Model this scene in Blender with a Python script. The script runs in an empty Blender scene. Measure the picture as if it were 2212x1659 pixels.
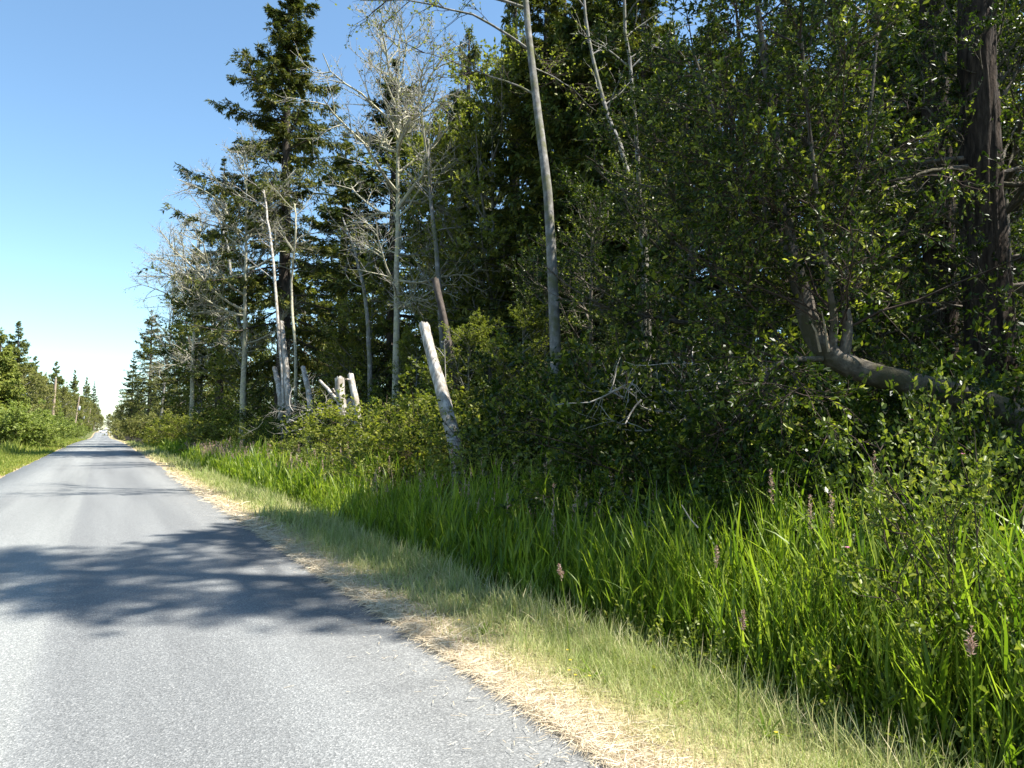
import bpy, math
import numpy as np
from mathutils import Vector

# ------------------------------------------------------------------ camera, sky, sun, exposure
scene = bpy.context.scene
CAM_H = 1.7
YAW, PITCH, FPX = math.radians(30.41), math.radians(3.69), 697.0
cam_data = bpy.data.cameras.new('camera')
cam = bpy.data.objects.new('camera', cam_data)
scene.collection.objects.link(cam)
cam.location = (0, 0, CAM_H)
cam.rotation_euler = (math.radians(90) + PITCH, 0, -YAW)
cam_data.sensor_width = 36.0
cam_data.lens = 36.0 * FPX / 1024.0
cam_data.clip_start = 0.05
cam_data.clip_end = 9000
scene.camera = cam

SUN_AZ, SUN_EL = math.radians(128), math.radians(58)      # azimuth clockwise from the road's direction (+Y)
world = bpy.data.worlds.new('World')
scene.world = world
world.use_nodes = True
wn = world.node_tree
wn.nodes.clear()
sky = wn.nodes.new('ShaderNodeTexSky')
sky.sky_type = 'NISHITA'
sky.sun_disc = False
sky.sun_elevation = SUN_EL
sky.sun_rotation = SUN_AZ
sky.altitude = 20
sky.air_density = 1.0
sky.dust_density = 0.25
sky.ozone_density = 0.7
bg = wn.nodes.new('ShaderNodeBackground')
bg.inputs['Strength'].default_value = 0.085
wo = wn.nodes.new('ShaderNodeOutputWorld')
balance = wn.nodes.new('ShaderNodeMix')            # the camera's white balance on the whole sky
balance.data_type = 'RGBA'
balance.blend_type = 'MULTIPLY'
balance.inputs['Factor'].default_value = 1.0
balance.inputs['B'].default_value = (.9, 1.06, 1.08, 1)
wn.links.new(sky.outputs['Color'], balance.inputs['A'])
wn.links.new(balance.outputs['Result'], bg.inputs['Color'])
wn.links.new(bg.outputs['Background'], wo.inputs['Surface'])

sun_data = bpy.data.lights.new('sun', 'SUN')
sun_data.energy = 5.0
sun_data.angle = math.radians(0.55)
sun_data.color = (1.0, 0.955, 0.87)
sun = bpy.data.objects.new('sun', sun_data)
scene.collection.objects.link(sun)
to_sun = Vector((math.sin(SUN_AZ) * math.cos(SUN_EL), math.cos(SUN_AZ) * math.cos(SUN_EL), math.sin(SUN_EL)))
sun.rotation_euler = (-to_sun).to_track_quat('-Z', 'Y').to_euler()
sun.location = to_sun * 60

vs = scene.view_settings
vs.view_transform = 'Standard'
vs.look = 'None'
vs.exposure = 1.5
vs.gamma = 1.0
vs.use_curve_mapping = False
scene.render.engine = 'CYCLES'
cy = scene.cycles
cy.max_bounces = 5
cy.diffuse_bounces = 3
cy.glossy_bounces = 2
cy.transmission_bounces = 2
cy.transparent_max_bounces = 4
cy.caustics_reflective = False
cy.caustics_refractive = False
cy.sample_clamp_indirect = 4.0
cy.use_denoising = True

# ------------------------------------------------------------------ helpers
rng = np.random.default_rng(20)
COL = scene.collection
PX = 1024.0 / 2212.0


def unit(v):
    v = np.asarray(v, float)
    return v / np.maximum(np.linalg.norm(v, axis=-1, keepdims=True), 1e-9)


_F = np.array([math.sin(YAW) * math.cos(PITCH), math.cos(YAW) * math.cos(PITCH), math.sin(PITCH)])
_R = np.array([math.cos(YAW), -math.sin(YAW), 0.0])
_U = np.cross(_R, _F)


def ray(px, py):
    """direction of the sight line through a plan pixel (survey of the place, 2212 wide)"""
    return _F + _R * (px * PX - 512) / FPX + _U * (384 - py * PX) / FPX


def at(px, py, x):
    """survey: the point of a sight line that lies x metres beside the road axis"""
    d = ray(px, py)
    t = x / d[0]
    return np.array([0, 0, CAM_H]) + d * t


def atd(px, py, dist):
    d = ray(px, py)
    t = dist / math.hypot(d[0], d[1])
    return np.array([0, 0, CAM_H]) + d * t


def sm(a, b, x):
    t = np.clip((np.asarray(x, float) - a) / (b - a), 0, 1)
    return t * t * (3 - 2 * t)


def lump(x, y):
    return (np.sin(x * .9 + y * .31) * np.cos(y * .53 - x * .2) + .5 * np.sin(y * 1.7 + x * 1.3)) * .5


def dip(y):
    """the road dips gently beyond the first bend of the shade and rises again toward its end"""
    return -1.3 * sm(70, 290, y) + 1.1 * sm(300, 410, y)


def gz(x, y):
    """height of the ground"""
    x = np.asarray(x, float)
    y = np.asarray(y, float)
    z = -.03 + 0 * x + dip(y)
    r = sm(2.7, 3.7, x) * -.10 + sm(3.6, 4.5, x) * -.38 + sm(5.1, 6.6, x) * .48 + sm(7, 14, x) * .45
    l = sm(3.4, 5.0, -x) * -.15 + sm(5.5, 8, -x) * .5
    return z + r + l + .06 * lump(x * 1.3, y) * (sm(3.0, 4.5, x) + sm(3.6, 5, -x))


class MB:
    """collects tubes, ribbons and leaves; build() links them as ONE mesh"""

    def __init__(self):
        self.v, self.q, self.t, self.n = [], [], [], 0
        self.qa, self.ta, self.qm, self.tm = [], [], [], []

    def add(self, V, Q=None, T=None, tint=0.5, mat=0):
        V = np.asarray(V, float).reshape(-1, 3)
        self.v.append(V)
        if Q is not None and len(Q):
            Q = np.asarray(Q, np.int64)
            self.q.append(Q + self.n)
            self.qa.append(np.broadcast_to(np.asarray(tint, float), (len(Q),)))
            self.qm.append(np.full(len(Q), mat))
        if T is not None and len(T):
            T = np.asarray(T, np.int64)
            self.t.append(T + self.n)
            self.ta.append(np.broadcast_to(np.asarray(tint, float), (len(T),)) if np.ndim(tint) == 0 or len(tint) == len(T) else np.full(len(T), .5))
            self.tm.append(np.full(len(T), mat))
        self.n += len(V)

    def mesh(self, name, mats, smooth=False):
        me = bpy.data.meshes.new(name)
        V = np.concatenate(self.v)
        nq = sum(map(len, self.q))
        nt = sum(map(len, self.t))
        loops = np.concatenate([np.concatenate(self.q).ravel() if nq else np.zeros(0, int),
                                np.concatenate(self.t).ravel() if nt else np.zeros(0, int)])
        starts = np.concatenate([np.arange(nq) * 4, nq * 4 + np.arange(nt) * 3])
        me.vertices.add(len(V))
        me.vertices.foreach_set('co', V.astype(np.float32).ravel())
        me.loops.add(len(loops))
        me.loops.foreach_set('vertex_index', loops.astype(np.int32))
        me.polygons.add(nq + nt)
        me.polygons.foreach_set('loop_start', starts.astype(np.int32))
        me.polygons.foreach_set('material_index', np.concatenate(self.qm + self.tm).astype(np.int32))
        a = me.attributes.new('tint', 'FLOAT', 'FACE')
        a.data.foreach_set('value', np.concatenate(self.qa + self.ta).astype(np.float32))
        if smooth:
            me.polygons.foreach_set('use_smooth', np.ones(nq + nt, bool))
        me.update(calc_edges=True)
        me.validate()
        for m in (mats if isinstance(mats, (list, tuple)) else [mats]):
            me.materials.append(m)
        return me


def tubes(mb, P, R, sides=5, mat=0, tint=0.5, lobes=0.0):
    """m tubes at once: P (m,n,3), R (m,n)"""
    P = np.asarray(P, float)
    if P.ndim == 2:
        P = P[None]
    R = np.asarray(R, float)
    if R.ndim == 1:
        R = np.broadcast_to(R, P.shape[:2])
    m, n = P.shape[:2]
    Tn = unit(np.gradient(P, axis=1))
    mean = unit(Tn.mean(1))
    ax = np.argmin(np.abs(mean), axis=1)
    ref = np.eye(3)[ax][:, None, :]
    A = unit(np.cross(Tn, ref))
    B = np.cross(Tn, A)
    ang = np.linspace(0, 2 * np.pi, sides, endpoint=False)
    rad = R[:, :, None]
    if lobes:
        rad = rad * (1 + lobes * np.sin(ang * 3 + 1)[None, None] + lobes * rng.normal(0, .6, (m, n, sides)))
    else:
        rad = np.broadcast_to(rad, (m, n, sides))
    V = P[:, :, None] + rad[..., None] * (A[:, :, None] * np.cos(ang)[:, None] + B[:, :, None] * np.sin(ang)[:, None])
    idx = np.arange(m * n * sides).reshape(m, n, sides)
    a, b = idx[:, :-1], idx[:, 1:]
    Q = np.stack([a, np.roll(a, -1, 2), np.roll(b, -1, 2), b], -1).reshape(-1, 4)
    mb.add(V, Q, tint=tint, mat=mat)
    return V


def ribbons(mb, P, side, Wd, tint, mat=0):
    """m flat blades: P (m,n,3), side (m,3), Wd (m,n) full width"""
    m, n = P.shape[:2]
    off = side[:, None] * Wd[..., None] * .5
    V = np.stack([P - off, P + off], 2)
    idx = np.arange(m * n * 2).reshape(m, n, 2)
    Q = np.stack([idx[:, :-1, 0], idx[:, :-1, 1], idx[:, 1:, 1], idx[:, 1:, 0]], -1).reshape(-1, 4)
    mb.add(V, Q, tint=np.repeat(tint, n - 1) if np.ndim(tint) else tint, mat=mat)


def leaves(mb, P, D, N, L, Wd, tint, mat=0, fold=.16, full=False):
    D = unit(D)
    S = unit(np.cross(D, N))
    N = np.cross(S, D)
    L = np.asarray(L)[:, None]
    Wd = np.asarray(Wd)[:, None]
    k = len(P)
    if full:      # oval blade in two halves that fold along the midrib
        o1, o2 = D * L * .28, D * L * .68
        w = S * Wd * .5
        f = N * Wd * fold
        V = np.stack([P, P + o1 + w * .92 + f, P + o2 + w * .86 + f, P + D * L - N * L * .08, P + o2 - w * .86 + f, P + o1 - w * .92 + f], 1)
        i = np.arange(k)[:, None] * 6
        Q = np.concatenate([i + [0, 1, 2, 3], i + [0, 3, 4, 5]], 0)
        mb.add(V, Q, tint=np.tile(tint, 2), mat=mat)
    else:
        mid = P + D * L * .45
        f = N * Wd * fold
        V = np.stack([P, mid + S * Wd * .5 + f, P + D * L, mid - S * Wd * .5 + f], 1)
        Q = np.arange(k)[:, None] * 4 + [0, 1, 2, 3]
        mb.add(V, Q, tint=tint, mat=mat)


def grow(S, D, L, n=5, lift=0.0, wob=0.1, r=rng):
    """m polylines of n points; lift bends them up (+) or down (-)"""
    S = np.asarray(S, float)
    m = len(S)
    P = np.zeros((m, n, 3))
    P[:, 0] = S
    d = unit(D)
    L = np.broadcast_to(np.asarray(L, float), (m,))
    lift = np.broadcast_to(np.asarray(lift, float), (m,)) if np.ndim(lift) < 2 else lift
    for i in range(1, n):
        lf = lift if np.ndim(lift) == 1 else lift[:, i]
        d = d + r.normal(0, wob, (m, 3))
        d[:, 2] += lf / (n - 1)
        d = unit(d)
        P[:, i] = P[:, i - 1] + d * (L / (n - 1))[:, None]
    return P


def pick(P, t):
    """points and tangents at t (m,k) of polylines P (m,n,3)"""
    n = P.shape[1]
    u = np.clip(t, 0, 1) * (n - 1)
    i = np.minimum(u.astype(int), n - 2)
    fr = (u - i)[..., None]
    r_ = np.arange(len(P))[:, None]
    a, b = P[r_, i], P[r_, i + 1]
    return a + (b - a) * fr, unit(b - a)


def spread(T, ang, r=rng, planar=0.0):
    """directions that leave tangents T at angle ang; planar 1 keeps them in the level plane"""
    T = unit(T)
    q = r.normal(0, 1, T.shape)
    q = unit(q - (q * T).sum(-1, keepdims=True) * T)
    if planar:
        h = unit(np.cross(T, [0, 0, 1.0])) * np.where(r.random(T.shape[:-1]) < .5, -1, 1)[..., None]
        q = unit(q * (1 - planar) + h * planar)
    ang = np.broadcast_to(np.asarray(ang, float), T.shape[:-1])[..., None]
    return unit(T * np.cos(ang) + q * np.sin(ang))


def kids(P, k, t0, t1, ang, r=rng, planar=0.0):
    t = t0 + (t1 - t0) * r.random((len(P), k))
    p, T = pick(P, t)
    return p.reshape(-1, 3), spread(T, ang, r, planar).reshape(-1, 3), t.ravel(), np.repeat(np.arange(len(P)), k)


def scatter_leaves(mb, P, k, L, W, mat=0, ang=.9, up=.6, tint=(.0, 1.0), r=rng, full=False, t0=.15, down=0.0, planar=0.0, size=None):
    s, d, t, _ = kids(P, k, t0, 1.0, ang * (0.6 + .8 * r.random((len(P), k))), r, planar)
    d = d + np.array([0, 0, -down])
    N = r.normal(0, 1, s.shape) * (1 - up) + np.array([0, 0, up])
    m = len(s)
    sz = .6 + .7 * r.random(m)
    tw = np.repeat(r.random(len(P)), k)             # twigs differ as a whole
    sz = sz * (np.repeat(size, k) if size is not None else 1.0)
    leaves(mb, s, d, N, L * sz, W * sz, tint[0] + (tint[1] - tint[0]) * (.55 * tw + .45 * r.random(m)), mat, full=full)


def link(o, parent=None):
    COL.objects.link(o)
    if parent is not None:
        o.parent = parent
    return o


def part(name, me, parent):
    o = link(bpy.data.objects.new(name, me), parent)
    if name == 'twigs':
        o['kind'] = 'stuff'
    return o


def tag(o, label, cat, group=None, kind=None):
    if label:
        o['label'] = label
    if cat:
        o['category'] = cat
    if group:
        o['group'] = group
    if kind:
        o['kind'] = kind
    return o


def thing(name, label, cat, loc, group=None, rz=0.0, sc=1.0):
    o = bpy.data.objects.new(name, None)
    o.empty_display_size = .2
    link(o)
    o.location = loc
    o.rotation_euler = (0, 0, rz)
    o.scale = sc if hasattr(sc, '__len__') else (sc, sc, sc)
    return tag(o, label, cat, group)


def place(proto, name, label, cat, x, y, rz=0.0, sc=1.0, group=None, z=None, tilt=None):
    """one thing made of the proto's part meshes (shared mesh data)"""
    zz = float(gz(x, y)) - .05 if z is None else z
    o = thing(name, label, cat, (x, y, zz), group, rz, sc)
    if tilt:
        o.rotation_euler = (tilt[0], tilt[1], rz)
    for nm, me in proto['parts']:
        part(nm, me, o)
    return o


def structure(name, me, label=None):
    o = link(bpy.data.objects.new(name, me))
    o['kind'] = 'structure'
    if label:
        o['label'] = label
    return o


def stuff(name, me, label, cat):
    o = link(bpy.data.objects.new(name, me))
    return tag(o, label, cat, None, 'stuff')


# ------------------------------------------------------------------ materials
def new_mat(name):
    m = bpy.data.materials.new(name)
    m.use_nodes = True
    nt = m.node_tree
    nt.nodes.clear()
    out = nt.nodes.new('ShaderNodeOutputMaterial')
    return m, nt, out


def node(nt, typ, **kw):
    n = nt.nodes.new(typ)
    for k, v in kw.items():
        setattr(n, k, v)
    return n


def ramp(nt, stops):
    r = nt.nodes.new('ShaderNodeValToRGB')
    el = r.color_ramp.elements
    while len(el) < len(stops):
        el.new(.5)
    for e, (p, c) in zip(el, stops):
        e.position = p
        e.color = (c[0], c[1], c[2], 1)
    return r


def leaf_mat(name, stops, trans=.35, rough=.45, spec=.45, glow=(1.25, 1.35, .6), vary=.18):
    m, nt, out = new_mat(name)
    L = nt.links.new
    at_ = node(nt, 'ShaderNodeAttribute', attribute_name='tint')
    oi = node(nt, 'ShaderNodeObjectInfo')
    mp = node(nt, 'ShaderNodeMath', operation='MULTIPLY_ADD')
    L(oi.outputs['Random'], mp.inputs[0])
    mp.inputs[1].default_value = vary
    mp.inputs[2].default_value = -vary / 2
    ad = node(nt, 'ShaderNodeMath', operation='ADD', use_clamp=True)
    L(at_.outputs['Fac'], ad.inputs[0])
    L(mp.outputs[0], ad.inputs[1])
    rp = ramp(nt, stops)
    L(ad.outputs[0], rp.inputs['Fac'])
    pb = node(nt, 'ShaderNodeBsdfPrincipled')
    pb.inputs['Roughness'].default_value = rough
    pb.inputs['Specular IOR Level'].default_value = spec
    L(rp.outputs['Color'], pb.inputs['Base Color'])
    tr = node(nt, 'ShaderNodeBsdfTranslucent')
    mx = node(nt, 'ShaderNodeMix', data_type='RGBA', blend_type='MULTIPLY')
    mx.inputs['Factor'].default_value = 1.0
    L(rp.outputs['Color'], mx.inputs['A'])
    mx.inputs['B'].default_value = (*glow, 1)
    L(mx.outputs['Result'], tr.inputs['Color'])
    ms = node(nt, 'ShaderNodeMixShader')
    ms.inputs[0].default_value = trans
    L(pb.outputs[0], ms.inputs[1])
    L(tr.outputs[0], ms.inputs[2])
    L(ms.outputs[0], out.inputs['Surface'])
    return m


def bark_mat(name, stops, scale=6.0, stretch=(1, 1, .25), bump=.5, moss=None, rough=.9):
    m, nt, out = new_mat(name)
    L = nt.links.new
    tc = node(nt, 'ShaderNodeTexCoord')
    mp = node(nt, 'ShaderNodeMapping')
    mp.inputs['Scale'].default_value = stretch
    L(tc.outputs['Object'], mp.inputs['Vector'])
    nz = node(nt, 'ShaderNodeTexNoise')
    nz.inputs['Scale'].default_value = scale
    nz.inputs['Detail'].default_value = 7
    nz.inputs['Roughness'].default_value = .65
    L(mp.outputs[0], nz.inputs['Vector'])
    rp = ramp(nt, stops)
    L(nz.outputs['Fac'], rp.inputs['Fac'])
    col = rp.outputs['Color']
    if moss:
        n2 = node(nt, 'ShaderNodeTexNoise')
        n2.inputs['Scale'].default_value = 3.2
        n2.inputs['Detail'].default_value = 4
        L(tc.outputs['Object'], n2.inputs['Vector'])
        r2 = ramp(nt, [(.46, (0, 0, 0)), (.62, (1, 1, 1))])
        L(n2.outputs['Fac'], r2.inputs['Fac'])
        mx = node(nt, 'ShaderNodeMix', data_type='RGBA')
        L(r2.outputs['Color'], mx.inputs['Factor'])
        L(col, mx.inputs['A'])
        mx.inputs['B'].default_value = (*moss, 1)
        col = mx.outputs['Result']
    pb = node(nt, 'ShaderNodeBsdfPrincipled')
    pb.inputs['Roughness'].default_value = rough
    pb.inputs['Specular IOR Level'].default_value = .2
    L(col, pb.inputs['Base Color'])
    bp = node(nt, 'ShaderNodeBump')
    bp.inputs['Strength'].default_value = bump
    bp.inputs['Distance'].default_value = .03
    L(nz.outputs['Fac'], bp.inputs['Height'])
    L(bp.outputs[0], pb.inputs['Normal'])
    L(pb.outputs[0], out.inputs['Surface'])
    return m


def plain_mat(name, c, rough=.5, metal=0.0, spec=.5, grime=.12):
    m, nt, out = new_mat(name)
    L = nt.links.new
    tc = node(nt, 'ShaderNodeTexCoord')
    nz = node(nt, 'ShaderNodeTexNoise')
    nz.inputs['Scale'].default_value = 9
    nz.inputs['Detail'].default_value = 5
    L(tc.outputs['Object'], nz.inputs['Vector'])
    rp = ramp(nt, [(.3, tuple(v * (1 - grime) for v in c)), (.7, c)])
    L(nz.outputs['Fac'], rp.inputs['Fac'])
    pb = node(nt, 'ShaderNodeBsdfPrincipled')
    pb.inputs['Roughness'].default_value = rough
    pb.inputs['Metallic'].default_value = metal
    pb.inputs['Specular IOR Level'].default_value = spec
    L(rp.outputs['Color'], pb.inputs['Base Color'])
    L(pb.outputs[0], out.inputs['Surface'])
    return m


M_FIR = leaf_mat('fir_needles', [(0, (.018, .034, .010)), (.5, (.06, .08, .017)), (1, (.24, .22, .04))], trans=.2, rough=.6, spec=.18)
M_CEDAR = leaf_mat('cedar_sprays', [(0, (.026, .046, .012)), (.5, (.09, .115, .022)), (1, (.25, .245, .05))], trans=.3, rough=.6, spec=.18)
M_LEFT = leaf_mat('sun_tinted_cedar_sprays', [(0, (.11, .145, .03)), (.5, (.2, .235, .05)), (1, (.33, .34, .08))], trans=.32, rough=.6, spec=.15)  # yellow-green cedar, its colour brightened further to look sunlit
M_LEFTFIR = leaf_mat('sun_tinted_fir_needles', [(0, (.08, .105, .035)), (.5, (.16, .185, .055)), (1, (.28, .28, .09))], trans=.28, rough=.6, spec=.15)  # lighter copy of the fir needles, sunlight put into the colour
M_LEFTSHRUB = leaf_mat('sun_tinted_shrub_leaves', [(0, (.15, .2, .05)), (.5, (.25, .3, .08)), (1, (.37, .4, .14))], trans=.42, rough=.55, spec=.2)  # pale glow of the sunlit left bank mixed into the leaf colour
M_WILLOW = leaf_mat('glossy_oval_leaves', [(0, (.011, .025, .003)), (.5, (.03, .052, .007)), (.72, (.10, .13, .016)), (.88, (.28, .30, .045)), (1, (.42, .43, .09))], trans=.38, rough=.4, spec=.28)  # low stops darkened to paint in forest shade; pale stops are young leaves
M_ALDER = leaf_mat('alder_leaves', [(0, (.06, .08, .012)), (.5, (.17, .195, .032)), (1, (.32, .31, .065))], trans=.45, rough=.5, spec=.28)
M_OLIVE = leaf_mat('olive_leaves', [(0, (.11, .12, .04)), (.5, (.21, .21, .07)), (1, (.33, .31, .12))], trans=.38, rough=.6, spec=.2)
M_ROSE = leaf_mat('rose_leaves', [(0, (.05, .08, .012)), (.5, (.15, .185, .028)), (.92, (.31, .31, .065)), (1, (.3, .17, .06))], trans=.42, rough=.45, spec=.36)
M_BRAMBLE = leaf_mat('bramble_leaves', [(0, (.014, .034, .005)), (.6, (.045, .076, .010)), (1, (.15, .18, .025))], trans=.36, rough=.36, spec=.24)  # leaf colour darkened to carry the shade of the right-hand forest
M_REED = leaf_mat('reed_blades', [(0, (.07, .125, .012)), (.5, (.16, .235, .022)), (.93, (.3, .36, .05)), (1, (.44, .38, .15))], trans=.5, rough=.45, spec=.35)
M_VERGE = leaf_mat('verge_blades', [(0, (.13, .2, .04)), (.35, (.29, .35, .10)), (.7, (.5, .47, .25)), (1, (.64, .54, .34))], trans=.4, rough=.6, spec=.25, glow=(1.05, 1.05, .85))
M_LAWN = leaf_mat('left_verge_blades', [(0, (.13, .19, .03)), (.5, (.24, .28, .05)), (1, (.4, .37, .12))], trans=.4, rough=.6, spec=.25)
M_STRAW = leaf_mat('dry_straw', [(0, (.4, .31, .2)), (.5, (.58, .48, .33)), (1, (.7, .61, .45))], trans=.15, rough=.6, spec=.3, glow=(1, 1, 1))
M_PLUME = leaf_mat('seed_plumes', [(0, (.3, .18, .15)), (.6, (.48, .32, .26)), (1, (.6, .48, .36))], trans=.35, rough=.7, spec=.2, glow=(1, 1, 1))
M_BLOSSOM = leaf_mat('pink_petals', [(0, (.5, .12, .25)), (1, (.7, .35, .5))], trans=.3, rough=.6, glow=(1, 1, 1))

B_FIR = bark_mat('fir_bark', [(.3, (.010, .007, .005)), (.5, (.04, .028, .02)), (.72, (.09, .066, .048))], scale=17, stretch=(1, 1, .24), bump=1.0)
B_CONIFER = bark_mat('conifer_bark', [(.3, (.03, .024, .02)), (.7, (.11, .09, .075))], scale=6, stretch=(1, 1, .3))
B_ALDER = bark_mat('alder_bark', [(.3, (.08, .075, .065)), (.5, (.18, .17, .155)), (.72, (.36, .345, .32))], scale=5, stretch=(1, 1, .7), bump=.35, moss=(.13, .13, .07))
B_LICHEN = bark_mat('lichen_bark', [(.3, (.17, .16, .12)), (.7, (.5, .47, .37))], scale=8, stretch=(1, 1, 1), bump=.3, moss=(.42, .4, .26))
B_SNAG = bark_mat('weathered_wood', [(.3, (.05, .042, .035)), (.41, (.25, .225, .19)), (.62, (.52, .49, .45))], scale=10, stretch=(1, 1, .17), bump=1.0, moss=(.24, .21, .17))
B_CUT = bark_mat('cut_wood', [(.3, (.24, .17, .1)), (.7, (.42, .33, .23))], scale=20, stretch=(1, 1, 1), bump=.3)
B_WILLOW = bark_mat('leaning_bark', [(.3, (.055, .045, .034)), (.5, (.12, .10, .08)), (.7, (.2, .175, .14))], scale=14, stretch=(1, 1, 1), bump=.9, moss=(.07, .062, .035))
B_TWIG = bark_mat('brown_twig', [(.3, (.03, .021, .016)), (.7, (.085, .06, .045))], scale=6, stretch=(1, 1, 1), bump=.1)
B_DEAD = bark_mat('dead_grey_twig', [(.3, (.22, .2, .17)), (.7, (.46, .43, .38))], scale=6, stretch=(1, 1, 1), bump=.1)
B_POLE = bark_mat('pole_wood', [(.3, (.26, .19, .13)), (.7, (.44, .35, .26))], scale=4, stretch=(1, 1, .1), bump=.3)
M_WHITE = plain_mat('white_paint', (.8, .8, .78), .35)
M_GREYMETAL = plain_mat('grey_tank', (.5, .52, .54), .4)
M_GLASS = plain_mat('dark_glass', (.02, .025, .03), .08, spec=.7)
M_TYRE = plain_mat('tyre_rubber', (.02, .02, .02), .8)
M_RIM = plain_mat('wheel_rim', (.45, .45, .46), .3, .8)
M_LAMP = plain_mat('red_lens', (.4, .02, .02), .3)
M_CABLE = plain_mat('cable_black', (.03, .03, .03), .6)


def asphalt():
    m, nt, out = new_mat('worn_asphalt')
    L = nt.links.new
    ge = node(nt, 'ShaderNodeNewGeometry')
    pos = ge.outputs['Position']
    stones = node(nt, 'ShaderNodeTexVoronoi')
    stones.inputs['Scale'].default_value = 120
    L(pos, stones.inputs['Vector'])
    sc = node(nt, 'ShaderNodeSeparateColor')
    L(stones.outputs['Color'], sc.inputs[0])
    r1 = ramp(nt, [(0, (.125, .129, .127)), (.45, (.17, .175, .172)), (.85, (.215, .22, .216)), (1, (.31, .312, .3))])
    L(sc.outputs[0], r1.inputs['Fac'])
    fine = node(nt, 'ShaderNodeTexNoise')
    fine.inputs['Scale'].default_value = 60
    fine.inputs['Detail'].default_value = 6
    L(pos, fine.inputs['Vector'])
    r2 = ramp(nt, [(.3, (.72, .72, .73)), (.7, (1.18, 1.18, 1.17))])
    L(fine.outputs['Fac'], r2.inputs['Fac'])
    m1 = node(nt, 'ShaderNodeMix', data_type='RGBA', blend_type='MULTIPLY')
    m1.inputs['Factor'].default_value = 1
    L(r1.outputs[0], m1.inputs['A'])
    L(r2.outputs[0], m1.inputs['B'])
    mp = node(nt, 'ShaderNodeMapping')
    mp.inputs['Scale'].default_value = (1.3, .06, 1)
    L(pos, mp.inputs['Vector'])
    big = node(nt, 'ShaderNodeTexNoise')
    big.inputs['Scale'].default_value = 1.0
    big.inputs['Detail'].default_value = 3
    L(mp.outputs[0], big.inputs['Vector'])
    r3 = ramp(nt, [(.35, (.82, .82, .825)), (.65, (1.13, 1.13, 1.12))])
    L(big.outputs['Fac'], r3.inputs['Fac'])
    m2 = node(nt, 'ShaderNodeMix', data_type='RGBA', blend_type='MULTIPLY')
    m2.inputs['Factor'].default_value = 1
    L(m1.outputs['Result'], m2.inputs['A'])
    L(r3.outputs[0], m2.inputs['B'])
    # the two paving passes meet in a seam near the road's middle
    sx = node(nt, 'ShaderNodeSeparateXYZ')
    L(pos, sx.inputs[0])
    wob = node(nt, 'ShaderNodeTexNoise')
    wob.inputs['Scale'].default_value = .8
    L(pos, wob.inputs['Vector'])
    xa = node(nt, 'ShaderNodeMath', operation='MULTIPLY_ADD')
    L(wob.outputs['Fac'], xa.inputs[0])
    xa.inputs[1].default_value = .08
    L(sx.outputs['X'], xa.inputs[2])
    mr = node(nt, 'ShaderNodeMapRange')
    mr.inputs['From Min'].default_value = -.36
    mr.inputs['From Max'].default_value = -.28
    L(xa.outputs[0], mr.inputs['Value'])
    r4 = ramp(nt, [(0, (1.1, 1.1, 1.085)), (1, (.95, .95, .96))])
    L(mr.outputs[0], r4.inputs['Fac'])
    m3 = node(nt, 'ShaderNodeMix', data_type='RGBA', blend_type='MULTIPLY')
    m3.inputs['Factor'].default_value = 1
    L(m2.outputs['Result'], m3.inputs['A'])
    L(r4.outputs[0], m3.inputs['B'])
    pb = node(nt, 'ShaderNodeBsdfPrincipled')
    pb.inputs['Roughness'].default_value = .78
    pb.inputs['Specular IOR Level'].default_value = .35
    L(m3.outputs['Result'], pb.inputs['Base Color'])
    bp = node(nt, 'ShaderNodeBump')
    bp.inputs['Strength'].default_value = .6
    bp.inputs['Distance'].default_value = .006
    L(stones.outputs['Distance'], bp.inputs['Height'])
    L(bp.outputs[0], pb.inputs['Normal'])
    L(pb.outputs[0], out.inputs['Surface'])
    return m


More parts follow.
